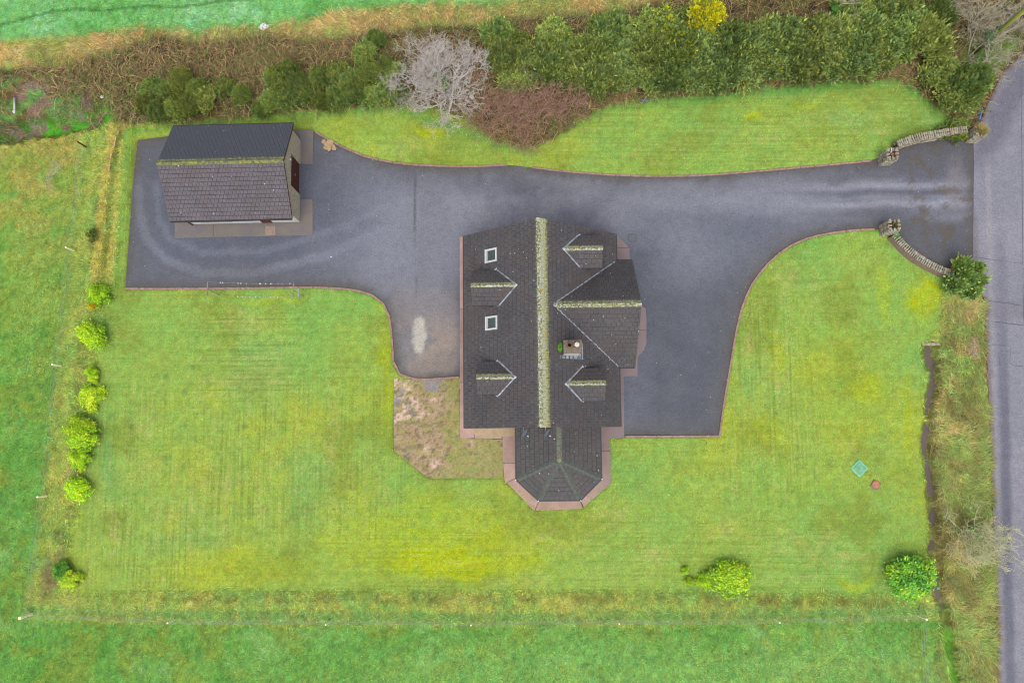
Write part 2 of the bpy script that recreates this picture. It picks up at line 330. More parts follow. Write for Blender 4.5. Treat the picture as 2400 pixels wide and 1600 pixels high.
    hor = np.maximum(sst(420, 480, px)*sst(760, 640, px)*sst(700, 740, py)*sst(980, 920, py), sst(1180, 1240, py)*.8*sst(.35, .6, fbm(x, y, .15, 231))); hor = np.maximum(hor, sst(430, 360, py)*.7*(px > 1300))
    mow = np.stack([np.maximum(vert, .75*sst(1020, 940, px)*sst(820, 960, py)*sst(1330, 1200, py)), np.maximum(hor, .35), 0*px], -1)
    stre = np.maximum(vert*sst(.55, .2, sv), hor*sst(.55, .2, sh))
    cl = mixc(cl, C(194, 188, 112), np.clip(strawm*(sst(.42, .62, n4)*.8+.25*stre)+stre*.25*sst(.45, .65, n3), 0, .85))
    cl = mixc(cl, C(182, 198, 12), np.clip(blobs(px, py, YELLOW, x, y, 160)*1.2*(.55+.9*(n3-.2)), 0, .9))
    cl = mixc(cl, C(92, 140, 58), sst(.72, .8, n4)*.2)
    for hx, hy in ((388, 884), (434, 919), (308, 966), (310, 945), (306, 985), (575, 999), (435, 997), (310, 1000), (260, 975), (432, 1094), (970, 1229), (510, 1063), (452, 860)):
        cl = mixc(cl, C(84, 128, 70), sst(9, 4, np.hypot(px-hx, py-hy))*.45)
    # house-side of lawn below bay: pinkish bare flecks
    cl = mixc(cl, C(190, 168, 120), sst(.74, .82, n4)*blobs(px, py, [(1330, 1270, 160, 40, 1)], x, y, 180)*.6)
    edge = sst(26, 2, -dl)*(py < 400); cl = mixc(cl, C(104, 172, 74), edge*.7)
    # hedge floor and straw strip
    dh = sdf(px, py, HEDGE); wH = sst(10, -10, dh+jit*.8)
    ch = np.tile(C(118, 102, 66), (len(x), 1)); ch = mixc(ch, C(150, 124, 84), sst(.0, .8, tone)*.9); ch = mixc(ch, C(98, 108, 54), sst(.0, .8, -tone)*.8); ch = mixc(ch, C(66, 54, 44), sst(.6, .72, n3))
    dump = sst(1.25, .6, np.hypot((px-70)/210, (py-240)/60)); ch = mixc(ch, C(150, 122, 112), dump*sst(.46, .6, n5)); ch = mixc(ch, C(104, 158, 76), dump*sst(.5, .62, n3)*.9)
    ch = mixc(ch, C(112, 156, 62), sst(2230, 2270, px)*sst(70, 120, py)*.8)
    dt = sdf(px, py, TANPOLY); wT = sst(14, -14, dt+jit)
    ct = np.tile(C(186, 164, 100), (len(x), 1)); ct = mixc(ct, C(148, 164, 80), sst(-.1, .6, tone)*.85); ct = mixc(ct, C(198, 164, 106), sst(.1, .8, -tone)*.8)
    # east verge
    sx = np.interp(py, [p[1] for p in STREAML], [p[0] for p in STREAML]); wV = sst(-4, 6, px-sx+jit*.2)*sst(770, 830, py+jit)*(px > 2000)
    wV = np.maximum(wV, sst(2190, 2225, px+jit*.6)*sst(660, 720, py))
    cv = np.tile(C(172, 162, 92), (len(x), 1)); cv = mixc(cv, C(136, 168, 80), sst(-.3, .5, tone)*.9); cv = mixc(cv, C(196, 176, 116), sst(.1, .7, -tone)*.8); cv = mixc(cv, C(112, 110, 58), sst(.5, .66, n5)*.7)
    cv = mixc(cv, C(134, 158, 76), sst(60, 20, 2330-px)*.6)
    # stream banks and ditch
    dstr = pdist(px, py, STREAML); ws = np.interp(py, [p[1] for p in STREAM], [p[2] for p in STREAM]); st = sst(ws*.8+5, ws*.35, dstr+jit*.45+(n5-.5)*14)*(py > 800)*(1-.6*sst(1420, 1450, py))
    right = sst(0, 12, px-sx)
    dd = pdist(px, py, DITCH); dit = sst(30, 10, dd+jit*.5)*(px < 290)
    # compose
    c = mixc(c, cn, wN); c = mixc(c, cr, wRough*(1-wN)); c = mixc(c, cl, wL); c = mixc(c, cv, wV); c = mixc(c, ct, wT); c = mixc(c, ch, wH)
    c = mixc(c, C(128, 106, 78), st*.5); c = mixc(c, C(104, 116, 56), sst(ws+14, ws+2, dstr+jit*.4)*(py > 800)*.45); c = mixc(c, C(126, 98, 70), sst(22, 6, dstr)*right*sst(.45, .62, n3)*(py > 800)*.7)
    c = mixc(c, C(62, 116, 40), dit*.9); c = mixc(c, C(92, 176, 48), sst(14, 4, np.abs(dd-8)+jit*.5)*sst(40, 90, px)*dit*.9); c = mixc(c, C(140, 118, 112), dit*sst(.56, .62, n3)*.8)
    c = mixc(c, C(112, 180, 56), sst(24, 8, np.abs(px-(2216+(py-1450)*.15)-0)+jit*.4)*sst(1455, 1490, py)*.8)
    for bx, by, r, col in ((2140, 1330, 1, 0), (2283, 800, 16, C(190, 160, 140)), (2285, 825, 10, C(190, 160, 140)), (133, 395, 14, C(180, 170, 140)), (115, 430, 12, C(186, 172, 132)), (118, 410, 9, C(176, 168, 150))):
        if r > 1: c = mixc(c, col, sst(r*1.2, r*.4, np.hypot(px-bx, (py-by)*.7)+jit*.5)*(.7 if bx > 1000 else .4))
    rshore = pdist(px, py, ROAD, True); c = mixc(c, C(120, 88, 66), sst(9, 1, rshore+jit*.25)*.75); c = mixc(c, C(112, 78, 56), sst(34, 8, rshore+jit*.6)*(py < 330)*(px > 2150)*.9)
    ddr = sdf(px, py, DRIVE); c = mixc(c, C(128, 138, 56), sst(10, 0, ddr+jit*.2)*(px < 420)*.6)
    f1 = vn(x*6.1, y*6.1, 601)-.5; f2 = vn(x*3.1, y*3.1, 611)-.5; f3 = vn(x*5.3, y*5.3, 621)-.5; rough_ = 1-wL*.45
    c = c*(1+(f1*.42+f2*.3)*rough_)[:, None]; c = c*np.stack([1+f3*.3*rough_, 1+0*f3, 1-f3*.35*rough_], -1)
    # height
    z = np.zeros_like(x)+.03
    z += wRough*(sst(40, 5, dbw)*.18+sst(34, 4, dbs)*.1)*(1-wL)+wRough*sst(24, 4, np.abs(d2-16))*.25*(py < 690)
    z += wRough*(n3-.5)*.12+wH*(.15+.5*n2+.5*(n3-.5))*sst(0, -30, dh)+wT*(n3-.4)*.3+wV*(n3-.4)*.35*sst(2, 40, rshore)
    z -= sst(ws+17, ws*.15, dstr+jit*.3)*.46*(py > 800)*(.82+.36*n5)+dit*.55
    dr = np.minimum(np.minimum(ddr, sdf(px, py, ROAD)), sdf(px, py, PATIO))
    z = np.where(dr < 0, -.12, z*sst(0, 10, dr)+.02*(1-sst(0, 10, dr)))
    house = (px > 1085) & (px < 1470) & (py > 540) & (py < 1010); z = np.where(house, -.12, z)
    hp = inside(px, py, [(1180, 1000), (1428, 1000), (1430, 1130), (1366, 1188), (1256, 1192), (1184, 1130)]); z = np.where(hp, -.12, z)
    for X0, X1, Y0, Y1 in ((1078, 1232, 985, 1027), (1395, 1462, 985, 1026), (1436, 1514, 712, 881), (1415, 1476, 548, 630), (1178, 1232, 1027, 1130), (1078, 1112, 556, 1026)): z = np.where((px > X0) & (px < X1) & (py > Y0) & (py < Y1), -.12, z)
    ga = inside(px, py, [(412, 300), (732, 300), (732, 550), (412, 556)]); z = np.where(ga, -.12, z)
    reg = np.stack([np.full_like(x, .2), wN, wRough*.9, wL*1.1*(1-wV), wV*1.15, wT*1.2, np.maximum(wH, dit)*1.3], -1)
    return c, z, reg, mow*wL[:, None]
# ------------------------------------------------------------------ ground grid, split by region
RES = .15
gx = np.arange(-42, 43.01, RES); gy = np.arange(-25, 33.01, RES)
GX, GY = np.meshgrid(gx, gy); fx = GX.ravel(); fy = GY.ravel()
gc, gz, greg, gmow = ground_fields(fx, fy); gc = np.clip(gc, .002, .8)
nx, ny = len(gx), len(gy)
ii, jj = np.meshgrid(np.arange(nx-1), np.arange(ny-1)); q0 = (jj*nx+ii).ravel(); quads = np.stack([q0, q0+1, q0+nx+1, q0+nx], -1)
qreg = np.argmax(greg[quads].mean(1), 1)
qy = fy[quads].mean(1); qx = fx[quads].mean(1)
for r, nm, mt in ((0, 'field', M_GRASS), (1, 'field', M_GRASS), (2, 'rough_bank', M_GRASS), (3, 'lawn', M_LAWN), (4, 'verge', M_GRASS), (5, 'rough_bank', M_GRASS), (6, 'hedge_bank', M_GRASS)):
    Q = quads[qreg == r]
    if not len(Q): continue
    us, inv = np.unique(Q, return_inverse=True)
    o = meshobj(nm, np.stack([fx[us], fy[us], gz[us]], -1), inv.reshape(-1, 4), mt, col=gc[us], smooth=True); tag(o, kind='structure')
    if nm == 'lawn':
        a = o.data.color_attributes.new('Mow', 'FLOAT_COLOR', 'POINT'); c4 = np.ones((len(us), 4), np.float32); c4[:, :3] = gmow[us]; a.data.foreach_set('color', c4.ravel())
# wide ground to the horizon round the surveyed patch
x0, x1, y0, y1 = gx[0], gx[-1], gy[0], gy[-1]; B = 700
V = [(-B, -B, 0), (B, -B, 0), (B, B, 0), (-B, B, 0), (x0, y0, 0), (x1, y0, 0), (x1, y1, 0), (x0, y1, 0)]
tag(meshobj('ground', V, [(0, 1, 5, 4), (1, 2, 6, 5), (2, 3, 7, 6), (3, 0, 4, 7)], M_GRASS, col=np.tile(C(104, 160, 72), (8, 1))), kind='structure')
def ground_z(x, y):
    i = np.clip(((np.asarray(x)-gx[0])/RES).round().astype(int), 0, nx-1); j = np.clip(((np.asarray(y)-gy[0])/RES).round().astype(int), 0, ny-1)
    return gz[j*nx+i]
def ground_c(x, y):
    i = np.clip(((np.asarray(x)-gx[0])/RES).round().astype(int), 0, nx-1); j = np.clip(((np.asarray(y)-gy[0])/RES).round().astype(int), 0, ny-1)
    return gc[j*nx+i]
def sheet(name, poly_px, res, z, colf, mat, parent=None):
    """grid sheet that fills a plan polygon, its rim snapped to the outline"""
    P = XY(poly_px); xs = [p[0] for p in P]; ys = [p[1] for p in P]
    ax = np.arange(min(xs)-res, max(xs)+res*1.01, res); ay = np.arange(min(ys)-res, max(ys)+res*1.01, res)
    X, Y = np.meshgrid(ax, ay); X = X.ravel(); Y = Y.ravel(); ins = inside(X, Y, P); n = len(ax); m = len(ay)
    i, j = np.meshgrid(np.arange(n-1), np.arange(m-1)); q = (j*n+i).ravel(); Q = np.stack([q, q+1, q+n+1, q+n], -1); Q = Q[ins[Q].any(1)]
    us, inv = np.unique(Q, return_inverse=True); X = X[us]; Y = Y[us]; I = ins[us]; NX, NY = nearest(X, Y, P); X = np.where(I, X, NX); Y = np.where(I, Y, NY)
    return meshobj(name, np.stack([X, Y, np.full_like(X, z)], -1), inv.reshape(-1, 4), mat, parent, col=colf(X, Y))
def drive_col(x, y):
    px, py = proj(np.stack([x, y, 0*x], -1)); n1 = fbm(x, y, .22, 301); n2 = fbm(x, y, .7, 321); n3 = fbm(x, y, 3, 341)
    c = np.tile(C(102, 106, 120), (len(x), 1)); t = (n1-.5)*2+(n2-.5)*1.2
    light = np.maximum.reduce([sst(70, 20, np.abs(py-455+(px-1700)*-.02+(n2-.5)*50))*sst(1250, 1500, px)*.9, sst(210, 60, np.hypot((px-1200)*.5, (py-455)))*.95, sst(260, 80, np.hypot(px-1010, (py-600)*.8))*.8, sst(110, 30, np.hypot((px-1600)*.9, (py-640)*.5))*.5, sst(20, 6, np.abs(px-330-(py-520)*.25))*sst(420, 480, py)*.5])
    c = mixc(c, C(132, 134, 147), np.clip(light*(.8+t*.5), 0, 1)); c = mixc(c, C(134, 134, 146), sst(170, 40, np.hypot((px-1260)*.55, (py-500)))*.8); c = mixc(c, C(92, 95, 110), sst(-.1, .7, -t)*.75)  # second mix paints asphalt paler north of the house, offsetting its shade
    west = sst(760, 680, px); c = mixc(c, C(86, 91, 106), west*.8); c = mixc(c, C(80, 84, 95), sst(1470, 1550, px)*sst(600, 720, py)*.85)
    trk = pdist(px, py, [(322, 420), (325, 500), (345, 560), (390, 610), (470, 640), (600, 640), (760, 600), (900, 540)]); c = mixc(c, C(128, 132, 148), sst(16, 5, trk+(n3-.5)*14)*.55); trk = pdist(px, py, [(365, 430), (372, 510), (400, 560), (470, 590), (620, 590), (780, 540), (900, 490)]); c = mixc(c, C(124, 128, 144), sst(12, 4, trk+(n3-.5)*14)*.4)
    for yy, ww, kk, cc in ((452, 9, .75, C(88, 89, 103)), (478, 10, .6, C(160, 158, 172)), (436, 10, .6, C(156, 154, 168)), (500, 12, .5, C(98, 98, 110)), (415, 10, .5, C(92, 92, 104))): c = mixc(c, cc, sst(ww, ww*.3, np.abs(py-yy+(n2-.5)*12+(px-2050)*.012))*sst(1780, 2020, px)*kk)
    c = mixc(c, C(84, 84, 92), np.maximum(sst(2080, 2110, px)*sst(420, 395, py), sst(2080, 2110, px)*sst(505, 530, py))*.75)
    c = mixc(c, C(132, 126, 134), sst(36, 10, np.hypot(px-2240, (py-430)*.4))*.8*sst(.35, .6, n2)); c = mixc(c, C(126, 122, 132), sst(.52, .62, n2)*sst(40, 15, np.hypot(px-2265, (py-575)*.6)))
    c = mixc(c, C(92, 78, 56), sst(.55, .68, fbm(x, y, 1.5, 371))*(px > 2130)*.6)
    # old concrete patch by the west wall and worn pale patch
    c = mixc(c, C(138, 130, 130), sst(1085, 1060, px)*sst(905, 925, px+(n2-.5)*30)*sst(640, 720, py)*.75); c = mixc(c, C(168, 148, 130), sst(.5, .66, n2)*sst(1085, 1060, px)*sst(720, 800, py)*.6)
    wp = sst(1.1, .75, np.hypot((px-982)/17, (py-787)/46)+(n3-.5)*.8); c = mixc(c, C(196, 190, 178), wp*.95)
    ed = pdist(px, py, DRIVE, True)+(n3-.5)*18+(n2-.5)*18; c = mixc(c, C(86, 76, 66), sst(24, 2, ed)*.75); c = mixc(c, C(92, 90, 90), sst(75, 15, ed+(n1-.5)*60)*.35)
    c = mixc(c, C(120, 124, 50), sst(.52, .64, n2)*sst(40, 10, np.abs(px-385)+(n3-.5)*30)*sst(440, 380, py)*.85)
    seam = sst(2.6, .8, np.abs(px-973-(py-560)*.01+(n3-.5)*3))*sst(380, 400, py)*sst(720, 640, py); c = mixc(c, C(78, 76, 84), seam*.7); c = mixc(c, C(122, 120, 130), sst(0, 6, px-975)*sst(1080, 1000, px)*sst(390, 420, py)*sst(760, 600, py)*.5)
    
    c = mixc(c, C(66, 66, 74), sst(2.4, .9, np.abs(px-2276+(n3-.5)*3))*.0)
    return c
drive = sheet('driveway', DRIVE, .16, 0.0, drive_col, M_ASPH); tag(drive, kind='structure')
def road_col(x, y):
    px, py = proj(np.stack([x, y, 0*x], -1)); n1 = fbm(x, y, .25, 401); n2 = fbm(x, y, .9, 421); n3 = fbm(x, y, 3, 441)
    c = np.tile(C(144, 142, 153), (len(x), 1)); c = mixc(c, C(134, 133, 146), sst(.4, .65, n1)*.8)
    band = sst(17, 6, np.abs(px-(2352+(py-900)*.022)+(n2-.5)*8))*sst(480, 620, py)*(.45+.55*sst(700, 1000, py)); c = mixc(c, C(104, 104, 120), band)
    c = mixc(c, C(172, 164, 166), sst(10, 3, np.abs(px-(2326+(py-900)*.02)))*.35)
    c = mixc(c, C(112, 110, 124), sst(55, 10, np.abs(px-2318+(py-330)*.5+(n2-.5)*20))*sst(430, 340, py)*.9)
    c = mixc(c, C(118, 114, 122), sst(2300, 2285, px)*sst(480, 520, py)*sst(700, 640, py)*.8)
    c = mixc(c, C(120, 116, 124), sst(700, 706, py)*sst(748, 744, py)*.4)
    ed = pdist(px, py, ROAD, True)+(n3-.5)*14; c = mixc(c, C(112, 96, 88), sst(14, 1, ed)*.75*np.maximum(sst(690, 700, py), sst(330, 310, py)))
    return c
road = sheet('road', ROAD, .16, 0.004, road_col, M_ASPH); tag(road, kind='structure')
M_TAR = plain('tar_seam', C(92, 90, 108), .7, .2, 10)
def seam_strip(name, line_px, wd, parent, z=.009):
    L = smooth_line(XY(line_px), 4); mb = MB(); prev = None
    for k, p in enumerate(L):
        a = Vector(L[max(k-1, 0)]); b = Vector(L[min(k+1, len(L)-1)]); d = (b-a).normalized(); nrm = Vector((-d.y, d.x))*wd*(.35+.5*random.random())
        j = (random.random()-.5)*.02; cur = [(p[0]+nrm.x+j, p[1]+nrm.y+j, z), (p[0]-nrm.x+j, p[1]-nrm.y+j, z)]
        if prev: mb.add(prev+cur, [(0, 1, 3, 2)])
        prev = cur
    return mb.build(name, M_TAR, parent)
for ln, wd in (([(2282, 322), (2281, 380), (2281, 480), (2280, 560), (2280, 615)], .03), ([(2393, 180), (2394, 300), (2396, 500), (2398, 700), (2400, 760)], .025), ([(2284, 603), (2330, 609), (2396, 618)], .025), ([(2312, 705), (2350, 709), (2398, 716)], .03), ([(2314, 752), (2350, 756), (2402, 763)], .03), ([(2316, 808), (2366, 812), (2368, 852), (2400, 858)], .022), ([(2338, 235), (2372, 254), (2385, 240), (2394, 222)], .02), ([(2360, 185), (2400, 197)], .02)):
    seam_strip('tar_seam', ln, wd, road)
seam_strip('tar_seam', [(973, 395), (971, 440), (974, 520), (973, 600), (976, 690)], .006, drive, .005)
seam_strip('tar_seam', [(1520, 533), (1590, 478), (1660, 420)], .005, drive, .005)
def patio_col(x, y):
    px, py = proj(np.stack([x, y, 0*x], -1)); n2 = fbm(x, y, .9, 521); n3 = fbm(x, y, 3, 541); n4 = fbm(x, y, 7, 551, 2)
    c = np.tile(C(176, 148, 112), (len(x), 1)); c = mixc(c, C(222, 190, 166), sst(.48, .62, n2+(sst(1060, 940, px)-.5)*.3)*.9)
    g = np.clip(sst(.46, .6, n3+.24*sst(1030, 1060, px)+.1*sst(940, 900, py))*.9, 0, 1); c = mixc(c, C(158, 150, 74), g*.85); c = mixc(c, C(96, 86, 56), sst(.6, .7, n4)*.7)
    c = mixc(c, C(146, 140, 142), sst(.55, .62, fbm(x, y, .7, 571))*sst(1050, 1030, px)*.9); c = mixc(c, C(104, 150, 70), sst(.66, .74, n3)*.7*(px > 1040))
    c = mixc(c, C(154, 156, 74), sst(1035, 1060, px)*.5*sst(.3, .55, n3))
    c = mixc(c, C(112, 92, 74), sst(.3, .12, np.abs(((py-930)/26) % 1-.5))*.4*(px < 1040)*(py > 930)*sst(.45, .55, n3))
    return c
tag(sheet('patio', PATIO, .1, -0.008, patio_col, M_CONC), kind='structure')

# ------------------------------------------------------------------ roof tiles
def tile_mat(name, obj, axis, off, wneg, wpos, amt=1.0, base=(90, 86, 89), north=None):
    """dark concrete tile; algae and lichen spread from the ridge (axis/off in the building's own frame)"""
    t = NT(name); tc = t.n('TexCoord'); tc.object = obj; P = tc.outputs['Object']
    sp = t.n('SeparateXYZ'); t.l(P, sp.inputs[0])
    rgb = t.n('RGB'); rgb.outputs[0].default_value = (*C(*base), 1)
    c = t.scale(rgb.outputs[0], t.ramp(t.noise(3.4, 1, P), .3, .7, .86, 1.14)); c = t.scale(c, t.ramp(t.noise(22, 3, P, .7), .3, .7, .8, 1.2)); c = t.scale(c, t.ramp(t.noise(.55, 3, P), .3, .7, .88, 1.1))
    c = t.mix(t.ramp(t.noise(.9, 2, P), .45, .7, 0, .5), c, C(102, 88, 84))
    d = t.math('SUBTRACT', sp.outputs[axis], off)
    if north: c = t.mix(t.math('MULTIPLY', t.ramp(d, -.02, .02), .85), c, C(*north))   # north slope's shade painted into the tile colour
    near = t.math('MAXIMUM', t.ramp(d, wpos*.36, wpos, 1, 0) if wpos > 0 else 0.0, 0.0)
    near = t.math('MULTIPLY', near, t.math('GREATER_THAN', d, 0.0))
    nneg = t.math('MULTIPLY', t.ramp(d, -wneg, 0, 0, 1), t.math('LESS_THAN', d, 0.0)); near = t.math('POWER', t.math('ADD', near, nneg), 1.6)
    nz = t.noise(8, 5, P, .85); k = t.math('ADD', t.math('MULTIPLY', near, .5*amt), t.math('SUBTRACT', nz, .66))
    c = t.mix(t.ramp(k, .0, .18, 0, .85), c, C(170, 172, 104)); c = t.mix(t.ramp(t.math('ADD', k, t.math('SUBTRACT', t.noise(17, 3, P, .7), .72)), .0, .12, 0, .85), c, C(206, 206, 176))
    v = t.n('TexVoronoi'); v.inputs['Scale'].default_value = 2.6; t.l(P, v.inputs['Vector']); dot = t.math('MULTIPLY', t.math('LESS_THAN', v.outputs['Distance'], .085), t.math('GREATER_THAN', t.noise(2.3, 1, P), .55))
    c = t.mix(dot, c, C(222, 220, 218)); v2 = t.n('TexVoronoi'); v2.inputs['Scale'].default_value = 5.1; t.l(P, v2.inputs['Vector'])
    dot = t.math('MULTIPLY', t.math('LESS_THAN', v2.outputs['Distance'], .1), t.math('GREATER_THAN', t.noise(3.1, 1, P), .56)); c = t.mix(dot, c, C(180, 176, 168))
    v3 = t.n('TexVoronoi'); v3.inputs['Scale'].default_value = 3.3; t.l(P, v3.inputs['Vector']); dot = t.math('MULTIPLY', t.math('LESS_THAN', v3.outputs['Distance'], .2), t.math('GREATER_THAN', t.math('ADD', near, t.noise(2, 1, P)), 1.34)); c = t.mix(dot, c, C(222, 190, 30))
    t.bump(t.noise(40, 3, P), .3, .01)
    return t.done(c, .8, .3)
def ridge_mat(name, obj, white=.62, base=(112, 116, 92)):
    t = NT(name); tc = t.n('TexCoord'); tc.object = obj; P = tc.outputs['Object']
    n = t.noise(9, 5, P, .8); c = t.mix(t.ramp(t.noise(5, 3, P), .35, .65), C(*base), C(158, 160, 84))
    c = t.mix(t.ramp(n, white-.02, white+.05), c, C(226, 228, 214)); c = t.mix(t.ramp(t.noise(7, 3, P), .62, .7, 0, .8), c, C(96, 98, 88)); c = t.mix(t.ramp(t.noise(4.3, 2, P), .72, .76), c, C(220, 196, 50))
    t.bump(n, .5, .02); return t.done(c, .9, .1)
def clip(poly, cl):
    out = poly; n = len(cl)
    for i in range(n):
        ax, ay = cl[i]; bx, by = cl[(i+1) % n]; inp = out; out = []
        f = lambda p: (bx-ax)*(p[1]-ay)-(by-ay)*(p[0]-ax)
        for k in range(len(inp)):
            p, q = inp[k-1], inp[k]; fp, fq = f(p), f(q)
            if (fp >= 0) != (fq >= 0): t = fp/(fp-fq); out.append((p[0]+(q[0]-p[0])*t, p[1]+(q[1]-p[1])*t))
            if fq >= 0: out.append(q)
        if not out: return []
    return out
class Roof:
    """collects tiles of one building; the tiles that show largest become parts of their own, the rest one part"""
    def __init__(s, parent, tw, gauge): s.p = parent; s.tw = tw; s.g = gauge; s.full = []; s.rest = {}; s.mesh = {}
    def slope(s, o, u, v, W, Hh, mat, outline=None, keep=True, lift=.02, skip=None):
        o = Vector(o); u = Vector(u).normalized(); v = Vector(v).normalized(); n = u.cross(v).normalized()
        tw, g = s.tw, s.g; nr = int(math.ceil(Hh/g-.05)); tilt = .02; ln = g-.03
        for r in range(nr):
            b0 = r*g; sh = (r % 2)*tw/2; k = -1 if sh else 0
            while k*tw+sh < W-1e-3:
                a0 = max(k*tw+sh, 0); a1 = min((k+1)*tw+sh, W); k += 1
                if a1-a0 < .03: continue
                t1 = min(b0+ln, Hh)
                poly = [(a0+.007, b0), (a1-.007, b0), (a1-.007, t1), (a0+.007, t1)]
                full = a1-a0 > tw-1e-4 and b0+ln <= Hh
                if skip and skip(o+u*(a0+a1)/2+v*(b0+t1)/2): continue
                if outline:
                    q = clip(poly, outline)
                    if len(q) < 3: continue
                    if len(q) != 4 or max(abs(q[i][0]-poly[j][0])+abs(q[i][1]-poly[j][1]) for i, j in zip(range(4), range(4))) > 1e-4 : full = full and abs(sum(q[i-1][0]*q[i][1]-q[i][0]*q[i-1][1] for i in range(len(q)))/2-(a1-a0-.014)*(t1-b0)) < 1e-5
                    poly = q if not full else poly
                jl = lift+random.uniform(-.004, .006); jt = tilt+random.uniform(-.004, .006)
                hgt = lambda q: jl+jt*(1-(q[1]-b0)/ln)
                if full and keep:
                    c = o+u*((a0+a1)/2)+v*b0+n*jl
                    s.full.append((c, u, v, n, mat, jt, a1-a0-.014, ln, poly, o)); continue
                s._add(o, u, v, n, poly, hgt, mat)
    def _add(s, o, u, v, n, poly, hgt, mat):
        mb = s.rest.setdefault(mat.name, (MB(), mat))[0]; m = len(poly); V = [o+u*q[0]+v*q[1]+n*hgt(q) for q in poly]; V += [p-n*.03 for p in V]
        mb.add(V, [tuple(range(m))]+[(i, m+i, m+(i+1) % m, (i+1) % m) for i in range(m)])
    def finish(s, world, limit=300):
        def area(t):
            c, u, v, n, mat, jt, w_, ln, poly, o = t; P = [world @ (o+u*q[0]+v*q[1]) for q in poly]; x, y = proj(np.array([tuple(p) for p in P]))
            return -abs(sum(x[i-1]*y[i]-x[i]*y[i-1] for i in range(4)))
        s.full.sort(key=area)
        for i, t in enumerate(s.full):
            c, u, v, n, mat, jt, w_, ln, poly, o = t
            if i < limit:
                key = (mat.name, round(w_, 3))
                if key not in s.mesh:
                    mb = MB(); h = w_/2; e = .026
                    mb.add([(-h, 0, e), (h, 0, e), (h, ln, 0), (-h, ln, 0), (-h, 0, e-.03), (h, 0, e-.03), (h, ln, -.03), (-h, ln, -.03)], [(0, 1, 2, 3), (0, 4, 5, 1), (1, 5, 6, 2), (2, 6, 7, 3), (3, 7, 4, 0)])
                    me = bpy.data.meshes.new('roof_tile'); me.from_pydata(mb.V, [], mb.F); me.materials.append(mat); s.mesh[key] = me
                ob = bpy.data.objects.new('roof_tile', s.mesh[key]); M = Matrix((u, v, n)).transposed().to_4x4(); M.translation = c
                ob.matrix_local = M @ Matrix.Rotation(random.uniform(-.012, .012), 4, 'Y'); link(ob, s.p)
            else:
                b0 = poly[0][1]; base = c-n*0; mb = None
                s._add(o+n*0, u, v, n, poly, lambda q: .02+jt*(1-(q[1]-b0)/ln), mat)
        for nm, (mb, mat) in s.rest.items():
            ob = mb.build('roof_tiles', mat, s.p); tag(ob, kind='stuff')
def ridge_caps(parent, a, b, mat, wd=.2, drop=.09, ln=.42, name='ridge_tile', lift=.05):
    a = Vector(a); b = Vector(b); L = (b-a).length; d = (b-a)/L; r = d.cross(Vector((0, 0, 1))).normalized(); n = max(1, round(L/ln)); step = L/n
    up = r.cross(d).normalized()
    mb = MB(); V = []
    prof = [(-wd, -drop), (-wd*.45, -drop*.35), (0, .012), (wd*.45, -drop*.35), (wd, -drop)]
    for e in (0.004, step-.004):
        for x, z in prof: V.append((x, e, z))
    for e in (0.004, step-.004):
        for x, z in prof: V.append((x*.98, e, z-.03))
    F = [(i, i+1, i+6, i+5) for i in range(4)]+[(0, 10, 11, 1), (1, 11, 12, 2), (2, 12, 13, 3), (3, 13, 14, 4), (5, 6, 16, 15), (6, 7, 17, 16), (7, 8, 18, 17), (8, 9, 19, 18), (0, 5, 15, 10), (4, 14, 19, 9)]
    me = bpy.data.meshes.new(name); me.from_pydata(V, [], F); me.materials.append(mat)
    for i in range(n):
        o = bpy.data.objects.new(name, me); M = Matrix((r, d, up)).transposed().to_4x4(); M.translation = a+d*(i*step)+Vector((0, 0, lift+random.uniform(-.006, .006)))
        o.matrix_local = M @ Matrix.Rotation(random.uniform(-.012, .012), 4, 'Z'); link(o, parent)
def solid(name, V, F, mat, parent): return meshobj(name, V, F, mat, parent)
def gable_deck(mb, x0, x1, y0, y1, yr, he, hr, th=.12):
    """two roof slopes with ridge along x at y=yr"""
    V = []
    for x in (x0, x1): V += [(x, y0, he), (x, yr, hr), (x, y1, he), (x, y0, he-th), (x, yr, hr-th), (x, y1, he-th)]
    mb.add(V, [(0, 6, 7, 1), (1, 7, 8, 2), (3, 4, 10, 9), (4, 5, 11, 10), (0, 1, 4, 3), (1, 2, 5, 4), (6, 9, 10, 7), (7, 10, 11, 8), (0, 3, 9, 6), (2, 8, 11, 5)])
M_DECK = plain('roof_underlay', C(52, 50, 54), .9, .2, 6)
M_RENDER = plain('cream_render', C(226, 218, 200), .9, .08, 5, bump=.3)
M_GLASS = plain('window_glass', C(70, 84, 84), .12, .3, 2)
M_GLASS.node_tree.nodes['Principled BSDF'].inputs['Specular IOR Level'].default_value = .5
def wall_box(mb, x0, x1, y0, y1, h, t=.25):
    mb.box(x0, x1, y0, y0+t, -.1, h); mb.box(x0, x1, y1-t, y1, -.1, h); mb.box(x0, x0+t, y0+t, y1-t, -.1, h); mb.box(x1-t, x1, y0+t, y1-t, -.1, h)
